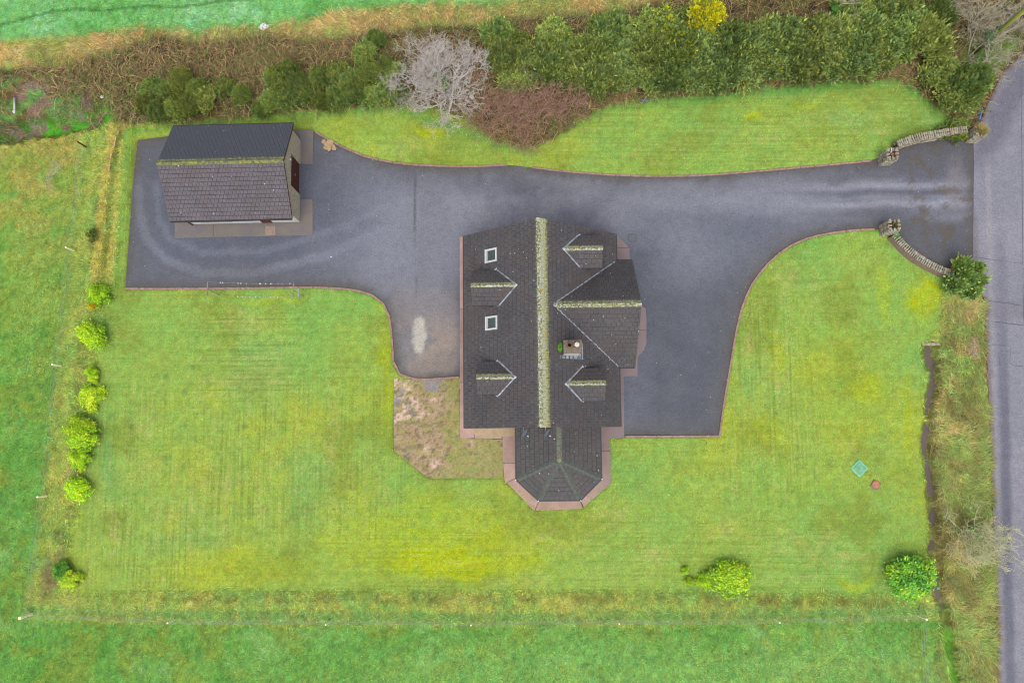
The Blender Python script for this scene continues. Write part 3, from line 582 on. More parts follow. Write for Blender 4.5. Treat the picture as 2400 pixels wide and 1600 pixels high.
def window(parent, c, ax, wd, ht, out):
    """window on a wall: c centre, ax 'x' or 'y' the wall runs along, out +-1 outward"""
    f = MB(); g = MB(); s = .07; cx, cy, cz = c; nrm = out*.03
    def bx(m, a0, a1, z0, z1, d0, d1):
        lo, hi = sorted((d0*out, d1*out))
        if ax == 'x': m.box(cx+a0, cx+a1, cy+lo, cy+hi, cz+z0, cz+z1)
        else: m.box(cx+lo, cx+hi, cy+a0, cy+a1, cz+z0, cz+z1)
    bx(f, -wd/2, wd/2, -ht/2, -ht/2+s, -.05, .04); bx(f, -wd/2, wd/2, ht/2-s, ht/2, -.05, .04)
    bx(f, -wd/2, -wd/2+s, -ht/2+s, ht/2-s, -.05, .04); bx(f, wd/2-s, wd/2, -ht/2+s, ht/2-s, -.05, .04); bx(f, -s/2, s/2, -ht/2+s, ht/2-s, -.05, .035)
    o = f.build('window', M_WHITE, parent); bx(g, -wd/2+s, wd/2-s, -ht/2+s, ht/2-s, -.03, .01); g.build('pane', M_GLASS, o)
    sl = MB(); bx(sl, -wd/2-.08, wd/2+.08, -ht/2-.08, -ht/2-.005, -.05, .12); sl.build('sill', M_CONCP, o)
    return o
M_CONCP = plain('pale_concrete', C(176, 168, 156), .9, .2, 7, bump=.3)
def strip(name, pts, wd, mat, parent, th=.02, lift=.0):
    mb = MB()
    for a, b in zip(pts[:-1], pts[1:]): mb.bar(Vector(a)+Vector((0, 0, lift)), Vector(b)+Vector((0, 0, lift)), wd, th)
    return mb.build(name, mat, parent)
# ------------------------------------------------------------------ dwelling house
HX, HY, HR = .885, 6.018, .011
house = tag(empty('dwelling_house', (HX, HY, 0), HR), 'large dark tiled house with four dormers and mossy ridge', 'house')
HM = Matrix.Translation((HX, HY, 0)) @ Matrix.Rotation(HR, 4, 'Z'); HI = HM.inverted()
def LU(px, py, z): return HI @ U(px, py, z)
W2, L2, HE, RISE, XR = 9.117/2, 11.592/2, 2.7, 3.88, -.14
def zW(x): return HE+(x+W2)*RISE/(W2+XR)
def zE(x): return HE+(W2-x)*RISE/(W2-XR)
def hit(px, py, side):
    o = HI @ Vector((0, 0, CAM_H)); d = (HI.to_3x3() @ Vector(ray(px, py))); f = zE if side > 0 else zW
    lo, hi = 35.0, 60.0
    for _ in range(60):
        m = (lo+hi)/2; p = o+d*m
        if p.z > f(p.x): lo = m
        else: hi = m
    return o+d*lo
mb = MB(); wi = .38
wall_box(mb, -W2+wi, W2-wi, -L2+.12, L2-.12, HE+.12)
for y0, y1 in ((-L2+.12, -L2+.37), (L2-.37, L2-.12)):
    V = []
    for y in (y0, y1): V += [(-W2+wi, y, HE+.121), (W2-wi, y, HE+.121), (XR, y, HE+RISE-.2)]
    mb.add(V, [(0, 1, 2), (5, 4, 3), (0, 3, 4, 1), (1, 4, 5, 2), (2, 5, 3, 0)])
mb.build('wall', M_RENDER, house)
mb = MB(); V = []
for y in (-L2, L2): V += [(-W2, y, HE), (XR, y, HE+RISE), (W2, y, HE), (-W2, y, HE-.1), (XR, y, HE+RISE-.14), (W2, y, HE-.1)]
mb.add(V, [(0, 1, 7, 6), (1, 2, 8, 7), (3, 9, 10, 4), (4, 10, 11, 5), (0, 3, 4, 1), (1, 4, 5, 2), (6, 7, 10, 9), (7, 8, 11, 10), (0, 6, 9, 3), (2, 5, 11, 8)])
roof = mb.build('roof', M_DECK, house)
TH = tile_mat('main_roof_tile', house, 0, XR, .35, .8)
R = Roof(house, .3, .305)
# wing geometry from the photograph
A = hit(1297.3, 713.4, 1); zr = A.z; wN = LU(1480, 612, HE); wS = LU(1490, 858, HE); wE = LU(1497, 711, zr)
yN, yS, yr, xe = wN.y, wS.y, (A.y+wE.y)/2, (wN.x+wS.x)/2
print('wing', A, wN, wS, wE)
def under_wing(p): return p.x > A.x+.7 and yS+.45 < p.y < yN-.45 and abs(p.y-yr)/((yN-yS)/2) < (p.x-A.x)/(W2-A.x)-.25
slW = math.hypot(W2+XR, RISE); slE = math.hypot(W2-XR, RISE)
R.slope((-W2-.03, L2+.03, HE-.02), (0, -1, 0), (W2+XR, 0, RISE), 2*L2+.06, slW, TH)
R.slope((W2+.03, -L2-.03, HE-.02), (0, 1, 0), (-(W2-XR), 0, RISE), 2*L2+.06, slE, TH, skip=under_wing)
RM = ridge_mat('mossy_ridge', house, .49)
ridge_caps(house, (XR, -L2-.03, HE+RISE+.02), (XR, L2+.03, HE+RISE+.02), RM, .115, .09, .45)
# fascia, gutters, verge strips
for sx in (-1, 1):
    g = MB(); x = sx*(W2+.06)
    segs = [(-L2, L2)] if sx < 0 else [(-L2, yS+.15), (yN-.15, L2)]
    for a, b in segs: MB().box(x-.055, x+.055, a, b, HE-.13, HE-.03).build('gutter', M_DARK, house)
# wing
mb = MB(); wall_box(mb, W2-wi+.002, xe-.3, yS+.3, yN-.3, HE+.1); V = []
for x in (xe-.55, xe-.3): V += [(x, yS+.3, HE+.101), (x, yN-.3, HE+.101), (x, yr, zr-.25)]
mb.add(V, [(0, 2, 1), (3, 4, 5), (0, 1, 4, 3), (1, 2, 5, 4), (2, 0, 3, 5)]); wing = mb.build('wing_wall', M_RENDER, house)
mb = MB(); gable_deck(mb, A.x+.1, xe, yS, yN, yr, HE, zr); mb.build('wing_roof', M_DECK, house)
TW = tile_mat('wing_roof_tile', house, 1, yr, .08, .4, .9)
lS = math.hypot(yr-yS, zr-HE); lN = math.hypot(yN-yr, zr-HE)
for (oo, uu, vv, ll, sgn) in (((xe+.03, yN+.03, HE-.02), (-1, 0, 0), (0, yr-yN, zr-HE), lN, 1), ((A.x, yS-.03, HE-.02), (1, 0, 0), (0, yr-yS, zr-HE), lS, -1)):
    R.slope(oo, uu, vv, xe-A.x+.03, ll, TW, skip=lambda p: p.z < zE(min(p.x, W2))-.35 and p.x < W2)
ridge_caps(house, (A.x+.1, yr, zr+.02), (xe+.03, yr, zr+.02), ridge_mat('wing_ridge', house, .52), .17, .17, .42)
vN = hit(1441.6, 614.5, 1); vS = hit(1449.5, 857, 1); Av = Vector((A.x+.02, yr, zr))
for v_ in (vN, vS): strip('valley_flashing', [Av+Vector((0, 0, .045)), v_+Vector((0, 0, .07))], .14, M_LEAD, house, .02)
MB().box(W2, xe, yN+.01, yN+.12, HE-.13, HE-.03).build('gutter', M_DARK, house); MB().box(W2, xe, yS-.12, yS-.01, HE-.13, HE-.03).build('gutter', M_DARK, house)
window(house, (xe-.29, yr, 1.5), 'y', 1.9, 1.3, 1); window(house, (xe-.29, yr, 3.9), 'y', 1.1, 1.1, 1)
for yy in (-4.2, 4.4): window(house, (W2-wi+.01, yy, 1.5), 'y', 1.2, 1.2, 1)
for yy in (-4.4, -1.6, 1.4): window(house, (-W2+wi-.01, yy, 1.5), 'y', 1.3, 1.2, -1)
window(house, (-2.8, -L2+.11, 1.5), 'x', 1.3, 1.2, -1); window(house, (2.0, L2-.11, 1.5), 'x', 1.3, 1.2, 1); window(house, (-.1, L2-.11, 4.3), 'x', 1.0, 1.1, 1)
d = MB(); d.box(-W2+wi-.05, -W2+wi+.04, 3.2, 4.15, .05, 2.1); dd = d.build('door', M_BROWN, house); d = MB(); d.box(-W2+wi-.1, -W2+wi-.05, 3.3, 3.36, 1.0, 1.08); d.build('handle', M_METAL, dd)
for x, y in ((-W2+wi-.07, L2-.5), (W2-wi+.07, -L2+.5), (-W2+wi-.07, -L2+.5)):
    MB().tube([(x, y, 0), (x, y, HE-.1)], .04, 8).build('downpipe', M_DARK, house)
# dormers
def dormer(apex, front, nE, sE, nV, sV, xf, side, lab):
    a = hit(*apex, side); n_ = hit(*nV, side); s_ = hit(*sV, side); ze = (n_.z+s_.z)/2; fr = LU(*front, a.z); x1 = fr.x
    yy = (a.y+fr.y)/2; y0 = LU(xf, sE, ze).y; y1 = LU(xf, nE, ze).y; y1, y0 = max(y0, y1), min(y0, y1)
    xi = a.x; sg = 1 if x1 > xi else -1
    half = (y1-y0)/2; ym = (y0+y1)/2; yy = ym*.5+yy*.5
    zf = zE if side > 0 else zW
    # cheeks and front
    xw = x1-sg*.14; mbw = MB(); yc0, yc1 = y0+.12, y1-.12; b = zf(xw)-.15
    xs_ = xi if abs(xi) < 9 else 0
    for yc in (yc0, yc1-.1):
        V = [(xw, yc, b), (xw, yc, ze+.02), (s_.x, yc, ze+.02), (xw, yc+.1, b), (xw, yc+.1, ze+.02), (s_.x, yc+.1, ze+.02)]
        mbw.add(V, [(0, 1, 2), (5, 4, 3), (0, 3, 4, 1), (1, 4, 5, 2), (2, 5, 3, 0)])
    x2 = xw-sg*.1; lo, hi = min(xw, x2), max(xw, x2)
    V = [(x, y, z) for x in (lo, hi) for y, z in ((yc0, b), (yc1, b), (yc1, ze+.02), (yy, a.z-.1), (yc0, ze+.02))]
    mbw.add(V, [(0, 1, 2, 3, 4), (9, 8, 7, 6, 5)]+[(i, i+5, (i+1) % 5+5, (i+1) % 5) for i in range(5)])
    dw = mbw.build('dormer', M_RENDER, house)
    wz = (max(b, zf(xw))+ze)/2+.1; window_part(dw, (xw+sg*.012, ym, wz), min(1.0, (yc1-yc0)*.72), max(.5, (ze-zf(xw))*.72), sg)
    mbr = MB(); gable_deck(mbr, min(xi, x1), max(xi, x1), y0, y1, yy, ze, a.z, .06); mbr.build('dormer_roof', M_DECK, dw)
    tm = tile_mat('dormer_tile', house, 1, yy, .06, .34, .9)
    l0 = math.hypot(yy-y0, a.z-ze); W_ = abs(x1-xi)
    # valley outline in the slope plane
    for yb, sgny, vp in ((y1, -1, n_), (y0, 1, s_)):
        ud = (-1, 0, 0) if sgny < 0 else (1, 0, 0); ox = (max(xi, x1) if sgny < 0 else min(xi, x1))
        R.slope((ox, yb-sgny*.02, ze-.015), ud, (0, yy-yb, a.z-ze), W_, l0+.01, tm, keep=True, lift=.012, skip=lambda p: p.z < zf(p.x)-.22)
    ridge_caps(dw, (min(xi, x1), yy, a.z+.0), (max(xi, x1), yy, a.z+.0), ridge_mat('dormer_ridge', house, .5), .1, .1, .38, lift=.05)
    for vp in (n_, s_): strip('valley_flashing', [Vector((a.x, yy, a.z+.06)), vp+Vector((0, 0, .07))], .085, M_LEAD, dw, .02)
    mbk = MB(); mbk.add([(a.x-sg*.16, yy, a.z+.09), (a.x+sg*.14, yy-.13, a.z+.045), (a.x+sg*.05, yy, a.z+.10), (a.x+sg*.14, yy+.13, a.z+.045), (a.x, yy, a.z-.05)], [(0, 1, 2), (0, 2, 3), (0, 4, 1), (0, 3, 4), (1, 4, 2), (2, 4, 3)]); mbk.build('lead_saddle', M_LEADL, dw)
    for vp in (n_, s_):
        mbk = MB(); e = 1 if vp is n_ else -1; p = vp; mbk.add([(p.x, p.y, p.z+.03), (p.x+sg*.16, p.y-e*.02, zf(p.x+sg*.16)+.06), (p.x-sg*.03, p.y+e*.16, zf(p.x)+.06), (p.x-sg*.1, p.y-e*.06, p.z+.08)], [(0, 1, 2), (0, 2, 3), (1, 3, 2), (0, 3, 1)]); mbk.build('lead_apron', M_LEADL, dw)
    for yb, e in ((y0, -1), (y1, 1)): MB().box(min(s_.x+sg*.1, x1), max(s_.x+sg*.1, x1), min(yb, yb+e*.06), max(yb, yb+e*.06), ze-.08, ze-.02).build('gutter', M_DARK, dw)
M_LEADL = plain('bright_lead', C(196, 206, 220), .5, .25, 9)
def window_part(parent, c, wd, ht, sg):
    f = MB(); s = .06; x0, x1 = sorted((c[0]-sg*.05, c[0]+sg*.03)); y, z = c[1], c[2]
    f.box(x0, x1, y-wd/2, y+wd/2, z-ht/2, z-ht/2+s); f.box(x0, x1, y-wd/2, y+wd/2, z+ht/2-s, z+ht/2)
    f.box(x0, x1, y-wd/2, y-wd/2+s, z-ht/2+s, z+ht/2-s); f.box(x0, x1, y+wd/2-s, y+wd/2, z-ht/2+s, z+ht/2-s); f.box(x0, x1, y-s/2, y+s/2, z-ht/2+s, z+ht/2-s)
    f.build('window_frame', M_WHITE, parent); g = MB(); x0, x1 = sorted((c[0]-sg*.03, c[0]+sg*.01)); g.box(x0, x1, y-wd/2+s, y+wd/2-s, z-ht/2+s, z+ht/2-s); g.build('pane', M_GLASS, parent)
dormer((1211, 670), (1103, 669), 637, 714, (1164, 632), (1170, 716), 1105, -1, 'nw')
dormer((1208, 884), (1116, 886), 850, 922, (1168, 846), (1168, 927), 1117, -1, 'sw')
dormer((1320, 581), (1414, 583), 553, 626, (1356, 551), (1358, 626), 1411, 1, 'ne')
dormer((1326, 900), (1421, 898), 864, 937, (1364, 860), (1364, 940), 1420, 1, 'se')
# skylights
for px, py in ((1153, 599), (1154, 757)):
    c = hit(px, py, -1); v = Vector((W2+XR, 0, RISE)).normalized(); u = Vector((0, -1, 0)); n = u.cross(v).normalized(); sk = None
    M = Matrix((u, v, n)).transposed().to_4x4(); M.translation = c+n*.06
    def tr(mb): mb.V = [tuple(M @ Vector(p)) for p in mb.V]; return mb
    a, b, t = .40, .47, .09
    f = MB(); f.box(-a, a, -b, -b+t, -.05, .07); f.box(-a, a, b-t, b, -.05, .07); f.box(-a, -a+t, -b+t, b-t, -.05, .07); f.box(a-t, a, -b+t, b-t, -.05, .07)
    so = tr(f).build('skylight', M_WHITE, house)
    tr(MB().box(-a+t, a-t, -b+t, b-t, -.04, .005)).build('pane', M_GLASS, so)
    tr(MB().box(-a+t, -a+t+.02, -b+t, b-t, .005, .03).box(-a+t+.02, a-t, -b+t, -b+t+.09, .005, .02)).build('blind', plain('pale_blind', C(196, 206, 196), .8, .1), so)
    tr(MB().box(-a-.28, a+.28, -b-.09, -b-.005, -.04, .0).box(-a-.05, -a-.005, -b, b+.05, -.04, .02).box(a+.005, a+.05, -b, b+.05, -.04, .02).box(-a-.05, a+.05, b+.005, b+.06, -.04, .03)).build('flashing', plain('skylight_flashing', C(104, 108, 118), .5, .2), so)
# chimney
ct = HE+RISE+.75; p0 = LU(1321, 828, ct); p1 = LU(1363.6, 796, ct)
x0, x1, y0, y1 = p0.x, p1.x, p0.y, p1.y; cm = MB(); cm.box(x0+.07, x1-.07, y0+.07, y1-.07, zE(x1)-.3, ct-.13); ch = cm.build('chimney', M_WHITE, house)
MC = plain('chimney_concrete', C(134, 122, 104), .95, .35, 9, bump=.5)
cm = MB(); cm.box(x0, x1, y0, y1, ct-.13, ct); cm.build('chimney_cap', MC, ch, bevel=.015)
MT = plain('terracotta', C(176, 104, 84), .85, .3, 9)
for k, (fx_, fy_) in enumerate(((.32, .60), (.71, .60))):
    q = MB(); q.lathe([(.15, ct-.0), (.14, ct+.1), (.125, ct+.24), (.15, ct+.25), (.15, ct+.31), (.105, ct+.31), (.1, ct+.05), (0.001, ct+.05)], 18, (x0+(x1-x0)*fx_, y0+(y1-y0)*fy_, 0)); po = q.build('chimney_pot', plain('sooty_pot', C(128, 92, 80), .9, .3, 9), ch, smooth=True)
    if k:
        q = MB(); q.lathe([(.001, ct+.38), (.13, ct+.36), (.14, ct+.32), (.001, ct+.32)], 16, (x0+(x1-x0)*fx_, y0+(y1-y0)*fy_, 0)); q.build('flue_cap', plain('flue_steel', C(224, 214, 200), .5, .1), po)
    else:
        q = MB(); q.lathe([(.1, ct+.14), (.001, ct+.14)], 16, (x0+(x1-x0)*fx_, y0+(y1-y0)*fy_, 0)); q.build('flue_soot', plain('soot', C(30, 26, 26), .95), po)
fl = MB(); zz = lambda x: zE(x)+.05
fl.add([(x0-.1, y0-.1, zz(x0-.1)), (x1+.12, y0-.1, zz(x1+.12)), (x1+.12, y0+.08, zz(x1+.12)), (x0-.1, y0+.08, zz(x0-.1))], [(0, 1, 2, 3)]); fl.add([(x1-.05, y0-.1, zz(x1-.05)), (x1+.25, y0-.1, zz(x1+.25)), (x1+.25, y1+.1, zz(x1+.25)), (x1-.05, y1+.1, zz(x1-.05))], [(0, 1, 2, 3)]); fl.build('chimney_flashing', M_LEAD, ch)
CHIM = (x0, x1, y0, y1, ct)
# satellite dishes on the south gable
for px in (1226.5, 1278.5):
    c = LU(px, 1009, 4.2); c.y = -L2-.34; q = MB(); n = Vector((.82, -.5, .25)).normalized(); t1 = n.cross(Vector((0, 0, 1))).normalized(); t2 = n.cross(t1)
    rings = [(0.001, 0), (.12, .012), (.24, .05), (.34, .10)]; V = []; F = []
    for side_ in (0, -.012):
        for r_, d_ in rings:
            for k in range(14): a = 2*math.pi*k/14; V.append(c+n*(d_+side_)+t1*r_*math.cos(a)+t2*r_*math.sin(a)*1.1)
    for lay in (0, 4):
        for i in range(3):
            for k in range(14): F.append(((lay+i)*14+k, (lay+i)*14+(k+1) % 14, (lay+i+1)*14+(k+1) % 14, (lay+i+1)*14+k))
    for k in range(14): F.append((3*14+k, 3*14+(k+1) % 14, 7*14+(k+1) % 14, 7*14+k))
    q.add(V, F); so = tag(empty('satellite_dish', HM @ Vector((c.x, -L2+.1, c.z)), HR), ('western' if px < 1250 else 'eastern')+' grey satellite dish on the south gable, '+('left' if px < 1250 else 'below the ridge end'), 'satellite dish', 'satellite dishes on the gable'); off = Vector((c.x, -L2+.1, c.z)); q.V = [tuple(Vector(p)-off) for p in q.V]; q.build('dish', M_METAL, so, smooth=True)
    lo = c-off; MB().tube([lo-t2*-.3+n*.02, lo+n*.36+Vector((0, 0, -.05))], .014, 6).build('feed_arm', M_METAL, so); e = lo+n*.36+Vector((0, 0, -.05)); MB().tube([e, e-n*.09], .03, 8).build('receiver', M_WHITE, so); MB().tube([(0, 0, 0), tuple(lo)], .02, 6).build('bracket', M_METAL, so)
# sunroom with half-octagon hipped end
se = 2.35; sr = se+1.35
E_ = [LU(*p, se) for p in ((1210.5, 1001), (1212, 1123), (1263.3, 1170.5), (1359.7, 1169.5), (1408.6, 1121), (1404, 1001.4))]
xw = (E_[0].x+E_[1].x)/2; xe2 = (E_[4].x+E_[5].x)/2; xm = (xw+xe2)/2; yt = -L2+.1; ap = LU(1311.5, 1077, sr); ap = Vector((xm, ap.y, sr))
yk = (E_[1].y+E_[4].y)/2; yb = (E_[2].y+E_[3].y)/2; P = [Vector((xw, yt, se)), Vector((xw, yk, se)), Vector((E_[2].x, yb, se)), Vector((E_[3].x, yb, se)), Vector((xe2, yk, se)), Vector((xe2, yt, se))]; T = Vector((xm, yt, sr))
inn = [Vector((p.x+(xm-p.x)*.07, p.y+(ap.y-p.y)*.07 if p.y < yt-.1 else p.y, 0)) for p in P]
mb = MB(); n6 = 6
for i in range(5):
    a, b = inn[i], inn[i+1]; mb.bar((a.x, a.y, .35), (b.x, b.y, .35), .22, .9); mb.bar((a.x, a.y, se-.12), (b.x, b.y, se-.12), .2, .2)
mb.build('sunroom_wall', M_RENDER, house)
for i in range(5):
    a, b = inn[i], inn[i+1]; fr = MB(); pn = MB(); k = max(2, round((b-a).length/.8))
    for j in range(k+1):
        q = a+(b-a)*j/k; fr.bar((q.x, q.y, .8), (q.x, q.y, se-.22), .07, .07)
    fr.bar((a.x, a.y, .84), (b.x, b.y, .84), .09, .08); fr.bar((a.x, a.y, se-.26), (b.x, b.y, se-.26), .09, .08); wo = fr.build('window', M_WHITE, house)
    pn.bar((a.x, a.y, (se+.6)/2), (b.x, b.y, (se+.6)/2), .02, se-1.1); pn.build('pane', M_GLASS, wo)
mb = MB(); mb.add([tuple(p) for p in P]+[tuple(ap), tuple(T)]+[(p.x, p.y, se-.1) for p in P], [(0, 1, 6, 7), (1, 2, 6), (2, 3, 6), (3, 4, 6), (4, 5, 7, 6), (13, 12, 11, 10, 9, 8), (0, 8, 9, 1), (1, 9, 10, 2), (2, 10, 11, 3), (3, 11, 12, 4), (4, 12, 13, 5)]); mb.build('sunroom_roof', M_DECK, house)
TS = tile_mat('sunroom_tile', house, 0, xm, .01, .01, .0, (88, 86, 86)); RS_ = R
for i, face in enumerate(((0, 1, 'A', 'T'), (1, 2, 'A'), (2, 3, 'A'), (3, 4, 'A'), (4, 5, 'T', 'A'))):
    a, b = P[face[0]], P[face[1]]; u = (b-a).normalized(); pts = [a, b]+[ap if c_ == 'A' else T for c_ in face[2:]]
    mid = pts[2]-a; v = (mid-u*mid.dot(u)).normalized(); ol = [((p-a).dot(u), (p-a).dot(v)) for p in pts]
    x_min = min(q[0] for q in ol); ol = [(q[0]-x_min, q[1]) for q in ol]; aa = a+u*x_min
    R.slope(aa, u, v, max(q[0] for q in ol), max(q[1] for q in ol), TS, outline=ol)
HM_ = plain('mossy_hip', C(98, 102, 95), .9, .3, 8, bump=.4)
for i in (1, 2, 3, 4): ridge_caps(house, P[i]+Vector((0, 0, .02)), ap+Vector((0, 0, .02)), HM_, .16, .05, .4, 'hip_tile', .045)
ridge_caps(house, ap+Vector((0, 0, .02)), T+Vector((0, .0, .02)), plain('grey_ridge', C(122, 126, 112), .9, .35, 8, bump=.4), .15, .08, .4)
MB().lathe([(.15, sr+.0), (.1, sr+.07), (.001, sr+.09)], 10, (ap.x, ap.y, 0)).build('hip_cap', plain('mossy_cap', C(150, 152, 104), .9, .4, 12), house)
g = MB()
for i in range(5): a, b = P[i], P[i+1]; dv = (b-a).normalized(); nn = Vector((-dv.y, dv.x, 0))*(-.06); g.bar(a+nn+Vector((0, 0, -.06)), b+nn+Vector((0, 0, -.06)), .1, .09)
g.build('gutter', M_DARK, house)
for i in (1, 2, 3, 4): p = P[i]; e = (p-Vector((xm, ap.y, se))).normalized(); MB().box(p.x+e.x*.1-.03, p.x+e.x*.1+.03, p.y+e.y*.1-.03, p.y+e.y*.1+.03, se-.12, se-.01).build('gutter_bracket', M_WHITE, house)
R.finish(HM, 300)
lm = tag(empty('wall_lamp', HM @ Vector((-W2+wi, LU(1086, 959, 2).y, 2.0)), HR), 'small white lamp at the west wall eave near the patio', 'lamp')
MB().box(-.12, 0, -.05, .05, -.05, .05).build('bracket', M_WHITE, lm); MB().lathe([(.001, .02), (.06, .0), (.08, -.07), (.05, -.13), (.001, -.14)], 12, (-.46, 0, .05)).build('shade', M_WHITE, lm, smooth=True); MB().tube([(-.1, 0, .02), (-.46, 0, .08)], .015, 6).build('arm', M_WHITE, lm)
# moss plant at the chimney foot is made with the foliage below
# ------------------------------------------------------------------ concrete paths round the house
def slab_mat(): 
    t = NT('red_concrete'); oi = t.n('ObjectInfo'); rgb = t.n('RGB'); rgb.outputs[0].default_value = (*C(196, 162, 150), 1)
    c = t.scale(rgb.outputs[0], t.ramp(oi.outputs['Random'], 0, 1, .8, 1.12)); c = t.scale(c, t.ramp(t.noise(20, 4, rough=.7), .3, .7, .84, 1.16)); c = t.scale(c, t.ramp(t.noise(1.3, 3), .3, .7, .85, 1.15))
    sx = t.n('SeparateXYZ'); t.l(t.pos(), sx.inputs[0]); east = t.ramp(sx.outputs[0], 3.0, 5.4); 
    c = t.mix(t.math('MULTIPLY', east, .75), c, C(136, 122, 128))
    c = t.mix(t.math('MULTIPLY', t.ramp(t.noise(14, 4, rough=.75), .52, .6), t.ramp(t.math('ADD', t.noise(.8, 2), t.math('MULTIPLY', t.ramp(sx.outputs[1], -4.5, -1, .3, 0), 1.0)), .55, .75)), c, C(158, 142, 92))
    return t.done(c, .85, .3)
M_SLAB = slab_mat(); M_DRY = plain('dry_concrete', C(196, 172, 140), .9, .12, 4)
path = tag(empty('house_path', tuple(U(1085, 800, 0))), kind='structure'); PO = path.location.copy()
for poly in ([(1077.5, 555), (1112, 555), (1112, 723), (1078, 723)], [(1078, 723.7), (1112, 723.7), (1112, 896), (1078, 896)], [(1078, 896.7), (1112, 896.7), (1112, 1026), (1078.5, 1026)], [(1112.7, 985), (1176.4, 985), (1176.4, 1028), (1112.7, 1026.5)], [(1177, 985), (1228, 985), (1228, 1084), (1179, 1084)],
             [(1179, 1084.8), (1228, 1084.8), (1228, 1110), (1183.5, 1132)], [(1189, 1130.5), (1228, 1111), (1275, 1160), (1262, 1174), (1252.5, 1197)], [(1254.3, 1196), (1264, 1172), (1277, 1160), (1345, 1160), (1359, 1172), (1366.5, 1191)], [(1360.5, 1171), (1347, 1159), (1395, 1110), (1395, 1057.2), (1430.5, 1057.2), (1432, 1131), (1368.5, 1188)],
             [(1395, 1056.5), (1430.7, 1056.5), (1428.5, 1026.6), (1463, 1026), (1462, 923), (1436, 923), (1436, 985), (1395, 985)], [(1436, 922.3), (1462, 922.3), (1461.4, 881.8), (1494, 881.2), (1494, 836), (1508, 821.5), (1514.8, 805.7), (1514.8, 773), (1460, 773), (1460, 850), (1436, 850)], [(1460, 772.3), (1514.8, 772.3), (1514.8, 745), (1512.8, 723), (1499, 713), (1460, 710)], [(1415, 544), (1441, 548), (1474.5, 580.3), (1415, 583)], [(1415, 583.8), (1474.6, 581), (1476.5, 611), (1476.5, 630), (1415, 630)]):
    mb = MB(); mb.prism([(x-PO.x, y-PO.y) for x, y in XY(poly)], -.1, .045+random.uniform(-.004, .004)); mb.build('slab', M_SLAB, path, bevel=.006)
mb = MB(); mb.prism([(x-PO.x, y-PO.y) for x, y in XY([(1106, 990), (1205, 988), (1207, 1021), (1190, 1023), (1115, 1021), (1108, 1012)])], .03, .0525); mb.build('dry_patch', M_DRY, path)
# ------------------------------------------------------------------ garage
GXc, GYc, GR = -18.35, 16.06, .018; GL, GW, GE, GRI = 7.61, 6.0, 2.1, 1.92
gar = tag(empty('garage', (GXc, GYc, 0), GR), 'detached garage with brown tiled roof and stone clad gable', 'garage'); GM = Matrix.Translation((GXc, GYc, 0)) @ Matrix.Rotation(GR, 4, 'Z'); GI = GM.inverted()
gx0, gx1, gy0, gy1 = -GL/2+.45, GL/2-.1, -GW/2+.28, GW/2-.28
t = NT('stone_cladding'); br = t.n('TexBrick'); br.inputs['Scale'].default_value = 5; br.inputs['Color1'].default_value = (*C(244, 234, 210, 1.25), 1); br.inputs['Color2'].default_value = (*C(206, 192, 162, 1.2), 1); br.inputs['Mortar'].default_value = (*C(150, 138, 114), 1); br.inputs['Mortar Size'].default_value = .03
tc = t.n('TexCoord'); cs = t.n('SeparateXYZ'); t.l(tc.outputs['Object'], cs.inputs[0]); cb = t.n('CombineXYZ'); t.l(cs.outputs[1], cb.inputs[0]); t.l(cs.outputs[2], cb.inputs[1]); t.l(cb.outputs[0], br.inputs['Vector'])
M_CLAD = t.done(t.scale(br.outputs[0], t.ramp(t.noise(14, 4), .3, .7, .75, 1.25)), .9); 
mb = MB(); mb.box(gx0, gx1-.2, gy0, gy0+.2, -.1, GE+.08); mb.box(gx0, gx1-.2, gy1-.2, gy1, -.1, GE+.08); mb.box(gx0, gx0+.2, gy0+.2, gy1-.2, -.1, GE+.08)
mb.add([(x, y, z) for x in (gx0, gx0+.2) for y, z in ((gy0, GE+.081), (gy1, GE+.081), (0, GE+GRI-.1))], [(0, 2, 1), (3, 4, 5), (0, 1, 4, 3), (1, 2, 5, 4), (2, 0, 3, 5)]); mb.build('wall', M_WHITE, gar)
dy0, dy1 = (GI @ U(700, 457, 0)).y, (GI @ U(700, 384, 0)).y
print('garage door', dy0, dy1)
mb = MB(); mb.box(gx1-.2, gx1, gy0, dy0, -.1, 2.05); mb.box(gx1-.2, gx1, dy1, gy1, -.1, 2.05)
mb.add([(x, y, z) for x in (gx1-.2, gx1) for y, z in ((gy0, 2.05), (gy1, 2.05), (gy1, GE+.1), (0, GE+GRI-.1), (gy0, GE+.1))], [(0, 4, 3, 2, 1), (5, 6, 7, 8, 9)]+[(i, (i+1) % 5, (i+1) % 5+5, i+5) for i in range(5)]); mb.build('stone_gable', M_CLAD, gar)
mb = MB(); k = 6
for i in range(k): a = dy0+(dy1-dy0)*i/k; mb.box(gx1-.14, gx1-.09, a+.01, a+(dy1-dy0)/k-.01, .02, 2.04)
dr = mb.build('garage_door', M_BROWN, gar); MB().box(gx1-.15, gx1-.06, (dy0+dy1)/2-.08, (dy0+dy1)/2+.08, .9, .96).build('handle', M_METAL, dr)
def gp(px, py): return (GI @ U(px, py, 0)).x
wx0, wx1 = gp(487, 520), gp(552, 520); window(gar, ((wx0+wx1)/2, gy0-.005, 1.3), 'x', wx1-wx0, .9, -1)
d0, d1 = gp(616, 518), gp(640, 518); mb = MB(); mb.box(d0, d1, gy0-.03, gy0+.05, .0, 2.0); dr = mb.build('door', M_BROWN, gar); MB().box(d1-.12, d1-.06, gy0-.07, gy0-.03, .95, 1.05).build('handle', M_METAL, dr)
MB().box(gx1+.002, gx1+.09, .55, .67, 2.3, 2.42).build('lamp', M_WHITE, gar)
